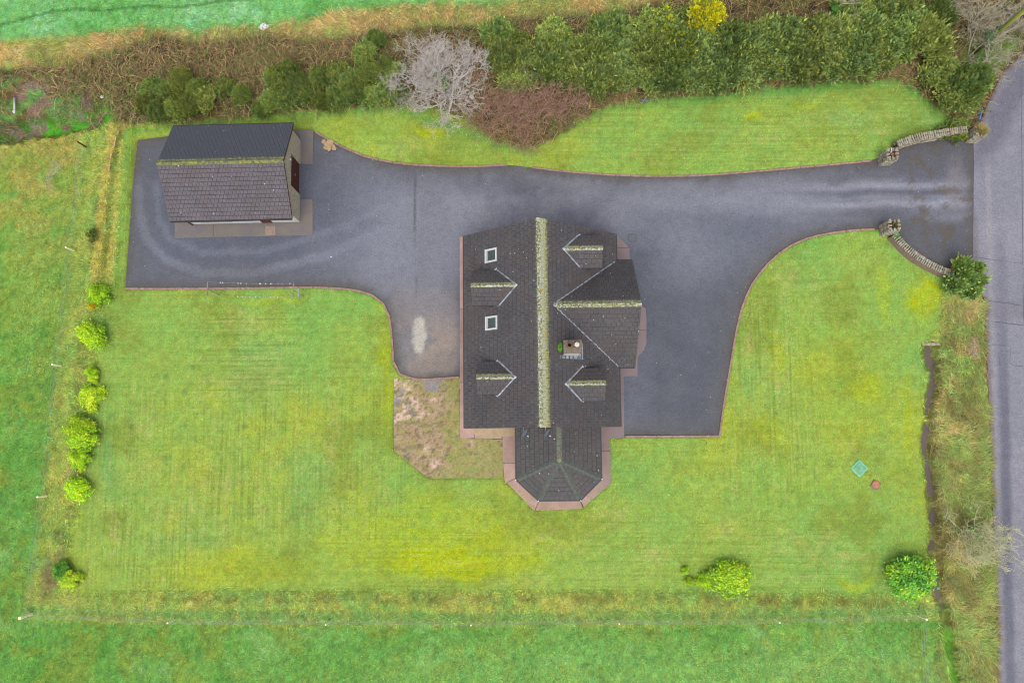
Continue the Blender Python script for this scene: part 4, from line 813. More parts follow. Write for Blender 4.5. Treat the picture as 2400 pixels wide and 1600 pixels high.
MB().tube([(gx0+.12, gy0-.06, GE-.1), (gx0+.12, gy0-.06, .05)], .04, 8).build('downpipe', M_BROWN, gar)
mb = MB(); gable_deck(mb, -GL/2, GL/2, -GW/2, GW/2, 0, GE, GE+GRI); mb.build('roof', M_DECK, gar)
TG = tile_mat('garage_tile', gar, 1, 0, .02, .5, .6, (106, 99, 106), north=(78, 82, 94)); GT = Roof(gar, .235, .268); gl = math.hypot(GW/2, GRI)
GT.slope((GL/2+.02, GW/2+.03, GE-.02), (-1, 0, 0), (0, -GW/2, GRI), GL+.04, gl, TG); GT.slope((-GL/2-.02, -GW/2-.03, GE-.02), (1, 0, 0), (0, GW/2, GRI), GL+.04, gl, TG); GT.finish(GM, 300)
ridge_caps(gar, (-GL/2-.03, 0, GE+GRI+.02), (GL/2+.03, 0, GE+GRI+.02), ridge_mat('garage_ridge', gar, .66, (104, 106, 98)), .15, .1, .45)
MB().box(-GL/2, GL/2, -GW/2-.13, -GW/2-.03, GE-.12, GE-.03).build('gutter', M_DARK, gar); MB().box(-GL/2, GL/2, GW/2+.03, GW/2+.13, GE-.12, GE-.03).build('gutter', M_DARK, gar)
for e in (-1, 1):
    for f in (-1, 1): MB().bar((e*(GL/2-.01), f*GW/2, GE-.08), (e*(GL/2-.01), 0, GE+GRI-.08), .03, .16).build('bargeboard', M_BROWN, gar)
t = NT('mossy_concrete'); rgb = t.n('RGB'); rgb.outputs[0].default_value = (*C(124, 117, 120), 1); c = t.scale(rgb.outputs[0], t.ramp(t.noise(18, 4, rough=.7), .3, .7, .75, 1.25)); c = t.mix(t.ramp(t.noise(1.2, 3), .4, .65, 0, .55), c, C(142, 132, 112)); c = t.mix(t.ramp(t.noise(12, 4, rough=.75), .58, .66, 0, .7), c, C(156, 142, 96)); M_APRON = t.done(c, .85)
ap_ = tag(empty('garage_apron', (GXc, GYc, 0)), kind='structure')
for poly in ([(410, 505), (500, 505), (500, 556), (410, 558.5)], [(500.6, 505), (700, 500), (700, 467), (733.3, 467), (733.6, 551.5), (500.6, 556)], [(680, 304), (735, 305.5), (733.5, 386), (680, 384)]):
    MB().prism([(x-GXc, y-GYc) for x, y in XY(poly)], -.1, .05+random.uniform(-.003, .003)).build('slab', M_APRON, ap_, bevel=.006)
MB().prism([(x-GXc, y-GYc) for x, y in XY([(622, 530), (645, 530), (645.5, 552), (622.5, 552.5)])], .04, .0575).build('door_slab', plain('tan_slab', C(164, 142, 128), .9, .15), ap_)
# ------------------------------------------------------------------ kerbs
def kerb(line_px, ln=.92, wd=.12, top=.075, nsm=5):
    L = smooth_line(XY(line_px), nsm); P = [Vector((x, y, 0)) for x, y in L]; root = tag(empty('kerb', tuple(P[0])), kind='structure'); acc = [0]
    for a, b in zip(P[:-1], P[1:]): acc.append(acc[-1]+(b-a).length)
    def at(s):
        s = min(max(s, 0), acc[-1])
        for i in range(len(P)-1):
            if acc[i+1] >= s: return P[i]+(P[i+1]-P[i])*((s-acc[i])/max(acc[i+1]-acc[i], 1e-6))
        return P[-1]
    n = max(1, round(acc[-1]/ln)); st = acc[-1]/n; m = MB(); h = st/2; m.box(-h+.006, h-.006, -wd/2, wd/2, -.1, top); me = None
    for i in range(n):
        a, b = at(i*st), at((i+1)*st); c = (a+b)/2-P[0]; ang = math.atan2(b.y-a.y, b.x-a.x)
        if me is None: o = m.build('kerb_stone', M_KERB, root, bevel=.012); me = o.data
        else: o = link(bpy.data.objects.new('kerb_stone', me), root)
        o.location = c+Vector((0, 0, random.uniform(-.012, .012))); o.rotation_euler = (0, 0, ang+random.uniform(-.008, .008))
kerb(Dp([(724, 303), (760, 324), (800, 344), (850, 363), (920, 376), (1000, 381.5), (1080, 383), (1130, 381), (1165, 379)]))
kerb(Dp([(1222, 385), (1300, 394.5), (1400, 402), (1500, 405), (1600, 403.5), (1700, 397), (1850, 384), (2000, 370)]))
kerb(Dp([(2008, 527), (1960, 529), (1900, 537), (1850, 549), (1805, 571), (1765, 604), (1730, 648), (1706, 700), (1691, 760), (1679, 830), (1667, 900), (1659, 950), (1653, 1000)]))
kerb(Dp([(1653, 1001), (1560, 1001.5), (1435, 1002)]), nsm=2)
kerb(Dp([(1055, 866), (1010, 869), (960, 871), (925, 862), (908, 848), (903, 820), (900, 770), (894, 727), (880, 696), (852, 676), (800, 664), (720, 660)]))
kerb(Dp([(719, 660), (600, 661.5), (400, 663.5), (288, 663)]), nsm=2)

# ------------------------------------------------------------------ water
M_WATER = NT('stream_water'); M_WATER.b.inputs['IOR'].default_value = 1.33; M_WATER.bump(M_WATER.noise(6, 3), .15, .02); M_WATER = M_WATER.done(C(112, 98, 92), .12, .5)
mb = MB(); prev = None
for k, (px, py, hw) in enumerate(STREAM[:15]):
    a = U(px-hw-14, py, -.39); b = U(px+hw+14, py, -.39)
    if prev: mb.add([prev[0], prev[1], b, a], [(0, 1, 2, 3)])
    prev = (a, b)
tag(mb.build('stream_water', M_WATER), kind='structure')
# ------------------------------------------------------------------ grass blades (uncountable: one object for each kind of sward)
gqreg = np.zeros(nx*ny, int); gqreg[q0] = qreg
def blades(name, label, regs, dens, per, lo, hi, wd, seed, up=.6, flow=.0, extra=None, bright=1.0, straw=.0, box=(-33, 36, -18, 31)):
    r = np.random.default_rng(seed); bx0, bx1, by0, by1 = box; n = int((bx1-bx0)*(by1-by0)*dens)
    x = r.uniform(bx0, bx1, n); y = r.uniform(by0, by1, n)
    i = ((x-gx[0])/RES).astype(int); j = ((y-gy[0])/RES).astype(int); k = np.isin(gqreg[j*nx+i], regs) & (ground_z(x, y) > -.1)
    if extra is not None: k &= extra(x, y, r)
    ppx, ppy = proj(np.stack([x, y, 0*x], -1)); k &= np.minimum(np.minimum(sdf(ppx, ppy, DRIVE), sdf(ppx, ppy, ROAD)), sdf(ppx, ppy, PATIO)) > 1.5
    k &= (ppx > -70) & (ppx < 2470) & (ppy > -70) & (ppy < 1670)
    x = np.repeat(x[k], per); y = np.repeat(y[k], per); m = len(x)
    tuft = np.repeat(r.uniform(.7, 1.3, m//per), per)
    ang = r.uniform(0, 2*np.pi, m)*(1-flow)+flow*(fbm(x, y, .35, 700+seed)*12)
    ln = r.uniform(lo, hi, m)*tuft; ele = np.clip(r.normal(up, .28, m), .08, 1.5)
    x = x+r.normal(0, .05, m); y = y+r.normal(0, .05, m); z = ground_z(x, y)-.01
    dx = np.cos(ang)*np.cos(ele)*ln; dy = np.sin(ang)*np.cos(ele)*ln; dz = np.sin(ele)*ln
    ww = wd*r.uniform(.6, 1.3, m); sx = -np.sin(ang)*ww; sy = np.cos(ang)*ww
    V = np.empty((m, 3, 3)); V[:, 0] = np.stack([x-sx, y-sy, z], -1); V[:, 1] = np.stack([x+sx, y+sy, z], -1); V[:, 2] = np.stack([x+dx, y+dy, z+dz], -1)
    c = ground_c(x, y)*(r.uniform(.62, 1.5, m)*np.repeat(r.uniform(.85, 1.15, m//per), per))[:, None]*bright*np.stack([r.uniform(.86, 1.16, m), np.ones(m), r.uniform(.8, 1.2, m)], -1)
    st = r.random(m) < straw; c[st] = C(196, 172, 112)*r.uniform(.7, 1.15, st.sum())[:, None]
    o = meshobj(name, V.reshape(-1, 3), np.arange(3*m).reshape(-1, 3), M_BLADE, col=np.repeat(np.clip(c, 0, .9), 3, 0)); tag(o, label, 'grass', kind='stuff')
blades('meadow_grass', 'short green pasture grass of the fields outside the garden', [0, 1], 60, 3, .1, .24, .022, 1, .3, .5, bright=1.3)
blades('rough_grass', 'tangled yellow green grass on the garden bank', [2], 45, 5, .12, .32, .018, 2, .32, .5, bright=1.5, straw=.04)
blades('straw_grass', 'long straw coloured grass along the hedge and field edge', [5], 55, 6, .25, .6, .02, 3, .3, .75, bright=1.65, straw=.22)
blades('verge_grass', 'long straw and green grass on the roadside verge', [4], 65, 6, .2, .55, .018, 4, .34, .6, bright=1.6, straw=.18)
blades('lawn_grass', 'mown yellow green lawn grass around the house', [3], 200, 1, .06, .13, .024, 5, .22, .2, bright=1.12)
blades('hedge_floor_grass', 'brown and green undergrowth on the hedge bank', [6], 30, 5, .2, .55, .018, 6, .35, .5, bright=1.6, straw=.12)
# ------------------------------------------------------------------ foliage
PAL_GORSE = [C(*c, 1.0) for c in ((112, 130, 62), (100, 120, 56), (128, 146, 72), (104, 124, 68), (140, 150, 72), (114, 138, 80))]
PAL_OLIVE = [C(*c, 1.0) for c in ((124, 136, 66), (112, 124, 58), (134, 144, 74))]
PAL_YG = [C(*c, 1.15) for c in ((150, 190, 20), (168, 204, 28), (132, 176, 24), (184, 206, 30), (118, 162, 30))]
PAL_MID = [C(*c, 1.15) for c in ((84, 152, 44), (106, 170, 46), (66, 132, 42), (146, 184, 42))]
YEL = C(224, 222, 36, 1.6)
def bush_mesh(seed, R, H, kind, ns, pal, flower=0.0, lobes=9, flat=.0, leaf=.09, k=1.5):
    r = np.random.default_rng(seed); L = []
    for i in range(lobes):
        a = 2*np.pi*(i+r.uniform(-.35, .35))/lobes*1.618*2; q = R*(.7*np.sqrt((i+.3)/lobes))*r.uniform(.8, 1.15); rr = R*r.uniform(*((.13, .3) if kind == 'spray' else (.2, .4)))
        L.append((q*np.cos(a), q*np.sin(a), max(H*(1-.55*(q/R)**2)*r.uniform(.75, 1.0)-rr, rr*.35), rr, r.integers(len(pal)), r.random()))
    L = np.array(L); li = r.integers(0, lobes, ns); d = r.normal(size=(ns, 3)); d[:, 2] = np.abs(d[:, 2])*1.0-.25; d /= np.linalg.norm(d, axis=1)[:, None]
    rad = L[li, 3]*(r.uniform(.3, 1.0, ns)**.5)*np.where(r.random(ns) < .3, 1+np.abs(r.normal(0, .5, ns)), 1.0); p = L[li, :3]+d*rad[:, None]; p[:, 2] = np.maximum(p[:, 2]*H/max((L[:, 2]+L[:, 3]).max(), .01), .05)
    pa = np.array(pal); c = pa[np.where(r.random(ns) < .65, L[li, 4].astype(int), r.integers(0, len(pal), ns))]*k*r.uniform(.7, 1.35, ns)[:, None]
    fl = (r.random(ns) < flower*np.where(L[li, 5] > .55, 2.2, .35)) & (d[:, 2] > 0); c[fl] = YEL*r.uniform(.8, 1.2, fl.sum())[:, None]
    if kind == 'spray':
        ax = d*.7+np.array([0, 0, .55])+r.normal(0, .35, (ns, 3)); ax /= np.linalg.norm(ax, axis=1)[:, None]; ln = r.uniform(.1, .24, ns)*leaf/.09*np.where(fl, .6, 1.0); s1 = np.cross(ax, r.normal(size=(ns, 3))); s1 /= np.linalg.norm(s1, axis=1)[:, None]; s2 = np.cross(ax, s1); w = ln*.2
        V = np.empty((ns, 6, 3)); tip = p+ax*ln[:, None]; mid = p+ax*(ln*.45)[:, None]
        V[:, 0] = mid-s1*w[:, None]; V[:, 1] = mid+s1*w[:, None]; V[:, 2] = tip; V[:, 3] = mid-s2*w[:, None]; V[:, 4] = mid+s2*w[:, None]; V[:, 5] = p
        F = np.concatenate([np.arange(ns)[:, None]*6+np.array([f]) for f in ([0, 1, 2], [3, 4, 2], [0, 5, 1], [3, 5, 4])]); cc = np.repeat(c, 6, 0)
    else:
        nrm = d*.6+np.array([0, 0, .75])+r.normal(0, .45, (ns, 3)); nrm /= np.linalg.norm(nrm, axis=1)[:, None]; a1 = np.cross(nrm, r.normal(size=(ns, 3))); a1 /= np.linalg.norm(a1, axis=1)[:, None]; a2 = np.cross(nrm, a1); s = leaf*r.uniform(.6, 1.3, ns)[:, None]
        V = np.empty((ns, 4, 3)); V[:, 0] = p-a1*s; V[:, 1] = p+a2*s*.45-nrm*s*.1; V[:, 2] = p+a1*s; V[:, 3] = p-a2*s*.45-nrm*s*.1
        F = np.concatenate([np.arange(ns)[:, None]*4+np.array([f]) for f in ([0, 1, 2], [0, 2, 3])]); cc = np.repeat(c, 4, 0)
    me = bpy.data.meshes.new('foliage'); me.from_pydata(V.reshape(-1, 3).tolist(), [], F.tolist()); me.materials.append(M_LEAF)
    a = me.color_attributes.new('Col', 'FLOAT_COLOR', 'POINT'); c4 = np.ones((len(cc), 4), np.float32); c4[:, :3] = np.clip(cc, 0, .9); a.data.foreach_set('color', c4.ravel())
    return me
def stem_mesh(seed, R, H, n=5, th=.05):
    r = random.Random(seed); mb = MB()
    for i in range(n):
        a = 2*math.pi*i/n+r.random(); pts = [(0, 0, -.1), (math.cos(a)*R*.15, math.sin(a)*R*.15, H*.3), (math.cos(a)*R*.45, math.sin(a)*R*.45, H*.62)]; mb.tube(pts, [th, th*.7, th*.3], 5)
    me = bpy.data.meshes.new('stem'); me.from_pydata(mb.V, [], mb.F); me.materials.append(M_BARK); return me
def plant(name, label, cat, px, py, h, meshes, rpx, group=None, R0=1.0, H0=1.0, rot=None, zs=None):
    """crown centre px,py in the photo; rpx crown radius"""
    c = U(px, py, h*.62); b = Vector((c.x, c.y, float(ground_z(c.x, c.y)))); Rm = rpx/FPX*(CAM_H/.99); s = Rm/R0
    o = empty(name, b, random.uniform(0, 6.28) if rot is None else rot); o.scale = (s*random.uniform(.88, 1.25), s*random.uniform(.85, 1.1), h/H0*random.uniform(.85, 1.15)); tag(o, label, cat, group)
    link(bpy.data.objects.new('foliage', meshes[0]), o); link(bpy.data.objects.new('stem', meshes[1]), o); return o
GOR = [(bush_mesh(100+i, 1, 1.0, 'spray', 6500, PAL_GORSE if i != 4 else PAL_OLIVE, (.01, .03, .1, .0, .03, .25)[i], 26, k=2.2, leaf=.075), stem_mesh(100+i, 1, 1)) for i in range(6)]
BRIGHT = (bush_mesh(120, 1, 1.0, 'spray', 4800, [C(132, 140, 46), C(120, 134, 50)], 2.0, 20, k=2.6, leaf=.1), stem_mesh(120, 1, 1))
ORD = ['first', 'second', 'third', 'fourth', 'fifth', 'sixth', 'seventh', 'eighth', 'ninth', 'tenth', 'eleventh', 'twelfth', 'thirteenth', 'fourteenth', 'fifteenth', 'sixteenth', 'seventeenth', 'eighteenth', 'nineteenth', 'twentieth']
front_w = [(345, 248, 26, 4), (376, 262, 30, 0), (412, 262, 30, 2), (448, 250, 26, 1), (486, 240, 28, 4), (612, 258, 22, 1), (640, 240, 28, 2), (676, 232, 30, 0), (712, 228, 28, 1), (752, 238, 26, 4), (786, 228, 32, 0), (828, 224, 32, 2), (868, 226, 30, 1), (904, 220, 34, 0), (936, 222, 24, 4)]
back_w = [(362, 214, 28, 1), (398, 222, 32, 2), (430, 196, 28, 4), (466, 212, 26, 1), (534, 212, 26, 1), (572, 232, 22, 2), (652, 196, 28, 2), (686, 178, 28, 1), (700, 200, 26, 0), (752, 190, 26, 1), (790, 176, 30, 2), (822, 190, 28, 0), (856, 130, 28, 1), (886, 98, 22, 1), (868, 182, 28, 4), (924, 178, 28, 1), (905, 152, 20, 2)]
front_e = [(1218, 190, 44, 2), (1180, 142, 42, 0), (1285, 172, 46, 3), (1350, 178, 48, 1), (1402, 190, 46, 3), (1450, 172, 50, 0), (1512, 182, 50, 1), (1570, 182, 50, 3), (1630, 176, 52, 0), (1690, 172, 54, 3), (1750, 162, 54, 0), (1812, 158, 54, 2), (1875, 158, 52, 3), (1935, 150, 54, 1), (1990, 140, 56, 0), (2050, 142, 50, 2), (2200, 178, 56, 1), (2240, 232, 48, 2), (2268, 205, 42, 3)]
mid_e = [(1172, 88, 46, 3), (1205, 112, 40, 4), (1245, 140, 44, 0), (1300, 92, 46, 1), (1320, 132, 46, 3), (1378, 128, 50, 4), (1425, 78, 54, 0), (1462, 122, 54, 3), (1530, 128, 54, 4), (1590, 122, 54, 5), (1650, 122, 54, 0), (1712, 108, 56, 3), (1775, 104, 56, 0), (1838, 106, 54, 3), (1900, 100, 54, 2), (1962, 92, 54, 1), (2020, 84, 56, 0), (2085, 92, 54, 3), (2140, 60, 50, 0), (2172, 108, 50, 4)]
back_e = [(1545, 72, 50, 5), (1600, 62, 46, 4), (1990, 30, 46, 3), (2060, 30, 44, 0), (2120, 5, 44, 3), (2200, 40, 44, 3)]
for row, lst, txt in (('w', front_w, 'gorse bush on the lawn side behind the garage, {} from the west'), ('w', back_w, 'gorse bush deep in the western brambles, {} from the west'), ('e', front_e, 'gorse in the eastern hedge front row, {} from the bare tree'), ('e', mid_e, 'gorse in the eastern hedge middle row, {} from the bare tree'), ('e', back_e, 'gorse on the field side of the eastern hedge, {} from the west')):
    lst.sort()
    for i, (px, py, rp, v) in enumerate(lst):
        adj = ('dark green', 'green', 'yellow flecked green', 'deep green', 'olive', 'yellow flowered')[v]
        plant('gorse_bush', adj+' '+txt.format(ORD[i]), 'bush', px, py-(5 if lst is front_e else 0), random.uniform(1.1, 1.5) if row == 'w' else random.uniform(1.2, 2.3), GOR[v], rp*(1.12 if lst in (front_w, front_e) else 1.14), 'gorse bushes in the hedge')
plant('gorse_bush', 'gorse bush covered in bright yellow flowers at the top of the hedge', 'bush', 1652, 48, 2.3, BRIGHT, 64)
gs = (bush_mesh(130, 1, 1.0, 'spray', 7000, PAL_GORSE, .0, 13, k=2.7, leaf=.085), stem_mesh(130, 1, 1)); plant('evergreen_shrub', 'large round green shrub at the end of the lower gate wall by the road', 'shrub', 2268, 650, 1.6, gs, 52)
SHR = [(bush_mesh(140+i, 1, 1.0, 'leaf', 5200, PAL_YG, 0, (16, 13, 20)[i], leaf=.062, k=1.5), stem_mesh(140+i, 1, 1)) for i in range(3)]
MIDS = (bush_mesh(150, 1, 1.0, 'leaf', 7500, PAL_MID, 0, 20, leaf=.06, k=1.25), stem_mesh(150, 1, 1)); YS = (bush_mesh(151, 1, 1.0, 'leaf', 900, [YEL/1.2, C(228, 190, 20)], 0, 5, leaf=.12, k=1.2), stem_mesh(151, 1, 1))
for px, py, rp, h, v, lab in ((228, 690, 25, 1.1, 0, 'yellow green garden shrub nearest the driveway corner on the west bank'), (214, 787, 30, 1.2, 2, 'round yellow green shrub below the yellow flowered one on the west bank'), (214, 872, 14, .7, 1, 'tiny yellow green shrub on the west bank, smallest of the row'), (217, 884, 13, .6, 1, 'tiny yellow green shrub right beside the smallest one on the west bank'), (210, 930, 27, 1.0, 0, 'broad low yellow green shrub midway down the west bank'), (184, 1000, 25, 1.2, 1, 'upper half of the tall yellow green shrub pair on the west bank'), (190, 1026, 31, 1.3, 2, 'lower half of the tall yellow green shrub pair on the west bank'), (184, 1074, 24, .9, 0, 'low yellow green shrub just under the tall pair on the west bank'), (178, 1145, 30, 1.1, 2, 'lowest large yellow green shrub of the west bank row'), (160, 1358, 19, .8, 1, 'small yellow green shrub in the south west lawn corner'), (190, 1352, 7, .4, 1, 'seedling shrub beside the south west lawn corner'), (1712, 1354, 46, 1.1, 2, 'large yellow green shrub at the south edge of the lawn'), (1652, 1362, 20, .7, 0, 'small yellow green shrub joined to the west side of the large south shrub'), (1606, 1336, 10, .5, 1, 'upper seedling shrub on the south lawn edge'), (1615, 1362, 11, .5, 1, 'lower seedling shrub on the south lawn edge')):
    plant('garden_shrub', lab, 'shrub', px, py, h, SHR[v], rp*1.17, 'yellow green garden shrubs')
plant('garden_shrub', 'bright green shrub by the stream in the south east lawn corner', 'shrub', 2140, 1352, 1.4, MIDS, 59)
plant('garden_shrub', 'darker green half of the shrub pair in the south west lawn corner', 'shrub', 142, 1338, .9, MIDS, 23)
plant('flowering_shrub', 'small shrub with golden yellow leaves on the west bank', 'shrub', 220, 720, .7, YS, 13)
DARKB = (bush_mesh(155, 1, 1.0, 'spray', 1600, [C(92, 108, 50), C(112, 112, 58)], 0, 9, k=4.5), stem_mesh(155, 1, 1)); plant('dark_shrub', 'dark olive bush on the bank left of the driveway', 'shrub', 224, 556, .6, DARKB, 20)
plant('wall_shrub', 'yellow flowered shrub behind the upper gate wall', 'shrub', 2243, 304, .9, GOR[5], 30); plant('wall_shrub', 'low green creeper spilling over the upper gate wall', 'shrub', 2208, 312, .7, GOR[0], 20)
# moss plant at the chimney foot
cmx = HM @ Vector((CHIM[0]-.12, (CHIM[2]+CHIM[3])/2+.15, 0)); o = tag(empty('roof_plant', (cmx.x, cmx.y, zE(CHIM[0]-.12)-.02)), 'green weed growing on the roof beside the chimney', 'plant'); o.scale = (.15, .28, .3); link(bpy.data.objects.new('foliage', MIDS[0]), o); link(bpy.data.objects.new('stem', MIDS[1]), o)
# ------------------------------------------------------------------ bare trees
def tree_mesh(seed, stems, H, spread, levels, col, tipcol, r0=.09, twig=.008, wob=.22, nch=(3, 4), upb=.25, first=None):
    r = random.Random(seed); mb = MB(); cols = []
    def branch(p, d, ln, rad, lev):
        n = 4 if lev < levels-1 else 3; pts = [p]; rs = [rad]; q = p.copy(); dd = d.copy()
        for i in range(n):
            dd = (dd+Vector((r.gauss(0, wob), r.gauss(0, wob), r.gauss(0, wob*.6)+upb*.12))).normalized(); q = q+dd*ln/n; pts.append(q.copy()); rs.append(max(rad*(1-.6*(i+1)/n), twig*.7))
        k0 = len(mb.V); mb.tube(pts, rs, 5 if lev < 1 else 4 if lev < 2 else 3, cap=False); f = lev/(levels-1 or 1); cc = np.asarray(col)*(1-f)+np.asarray(tipcol)*f; cc = cc*r.uniform(.8, 1.2); cols.extend([cc]*(len(mb.V)-k0))
        if lev+1 < levels:
            for i in range(r.randint(*nch)+(1 if lev == 0 else 0)):
                t = r.uniform(.3, 1.0); j = min(int(t*n), n-1); b = pts[j]+(pts[j+1]-pts[j])*(t*n-j)
                ax = Vector((r.gauss(0, 1), r.gauss(0, 1), r.gauss(0, .7)+.1)); nd = (dd*.75+ax.normalized()*.85).normalized()
                if nd.z < -.25: nd.z *= -.4
                branch(b, nd.normalized(), ln*r.uniform(.5, .72), rs[j+1]*.75, lev+1)
    for i in range(stems):
        a = 2*math.pi*(i+r.uniform(-.3, .3))/stems; sp = spread/H; branch(Vector((math.cos(a)*.1, math.sin(a)*.1, -.05)), Vector((math.cos(a)*sp, math.sin(a)*sp, 1)).normalized(), math.hypot(H, spread)*.62, r0, 0)
    me = bpy.data.meshes.new('branches'); me.from_pydata(mb.V, [], mb.F); me.materials.append(M_TWIG); a = me.color_attributes.new('Col', 'FLOAT_COLOR', 'POINT'); c4 = np.ones((len(mb.V), 4), np.float32); c4[:, :3] = np.array(cols); a.data.foreach_set('color', c4.ravel()); return me
def bare(name, label, cat, px, py, me, s=1.0, group=None, rot=None, z=None):
    b = U(px, py, 0); b.z = float(ground_z(b.x, b.y)); o = tag(empty(name, b, random.uniform(0, 6.28) if rot is None else rot), label, cat, group); o.scale = (s, s, s); link(bpy.data.objects.new('branches', me), o); return o
GREY, PINK, RED, PALE = C(246, 242, 234), C(234, 222, 212), C(206, 148, 130), C(214, 212, 160)
BIG = tree_mesh(31, 8, 2.6, 2.7, 5, GREY, PINK, .075, .009, .24, (4, 5)); bt = bare('bare_tree', 'large leafless grey tree in the hedge above the driveway', 'tree', 1055, 212, BIG, 1.0, rot=.4)
iv = link(bpy.data.objects.new('ivy', bush_mesh(161, .8, .8, 'leaf', 500, PAL_MID, 0, 5, leaf=.09, k=1.1)), bt); iv.location = (-.3, .3, .5)
b2 = tree_mesh(32, 4, 2.2, 1.5, 5, GREY, PINK, .06, .012, .26, (3, 4)); bare('bare_tree', 'smaller leafless tree at the west side of the large grey tree', 'tree', 990, 218, b2, 1.0)
REDM = [tree_mesh(40+i, 9, 1.8, 1.0, 4, C(206, 172, 140), C(196, 150, 132), .026, .01, .17, (2, 3), .5) for i in range(3)]
redp = [(1112, 285), (1140, 258), (1150, 300), (1172, 330), (1180, 275), (1195, 310), (1208, 250), (1215, 340), (1228, 300), (1250, 325), (1255, 270), (1275, 305), (1285, 250), (1300, 285), (1322, 262), (1335, 235), (1348, 255), (1275, 225), (1235, 235), (1170, 245), (1205, 280), (1310, 225)]
redp = sorted(redp[::2]+[(1262, 285), (1190, 262), (1340, 205), (1290, 215), (1130, 232), (1225, 345)])
for i, (px, py) in enumerate(redp): bare('red_twig_shrub', 'leafless red twigged shrub in the dark thicket, '+ORD[i]+' from the west', 'shrub', px, py, REDM[i % 3], random.uniform(.8, 1.05), 'red twigged shrubs in the thicket')
SE_T = tree_mesh(51, 6, 2.8, 2.3, 5, C(226, 224, 176), C(224, 222, 172), .05, .011, .2, (3, 4)); st_ = bare('bare_tree', 'leafless pale green tree overhanging the road edge', 'tree', 2268, 1248, SE_T, 1.0, rot=.2)
iv = link(bpy.data.objects.new('ivy', bush_mesh(162, .6, .5, 'leaf', 260, PAL_MID, 0, 4, leaf=.08, k=.9)), st_); iv.location = (.2, .1, .6)
NE_T = [tree_mesh(60+i, 5, 3.4, 2.0, 5, C(224, 216, 196), C(206, 196, 164), .06, .011, .26, (2, 4)) for i in range(2)]
for px, py, k, lab in ((2335, 95, 0, 'leafless grey tree right of the utility pole'), (2262, 75, 1, 'leafless grey tree left of the utility pole'), (2300, 165, 1, 'leafless twiggy tree at the road bend below the pole'), (1945, 50, 0, 'leafless ivy clad tree at the top of the eastern hedge'), (2205, 25, 1, 'leafless tree in the hedge corner at the top edge'), (2370, 70, 1, 'leafless tree overhanging the road in the top corner'), (2265, 140, 0, 'leafless tree at the foot of the utility pole')):
    o = bare('bare_tree', lab, 'tree', px, py, NE_T[k], .8 if px > 2000 else .75)
    if px == 1945: iv = link(bpy.data.objects.new('ivy', bush_mesh(163, .9, .9, 'leaf', 900, PAL_MID[:1]+PAL_MID[2:3], 0, 5, leaf=.09, k=1.0)), o); iv.location = (0, 0, 1.0)
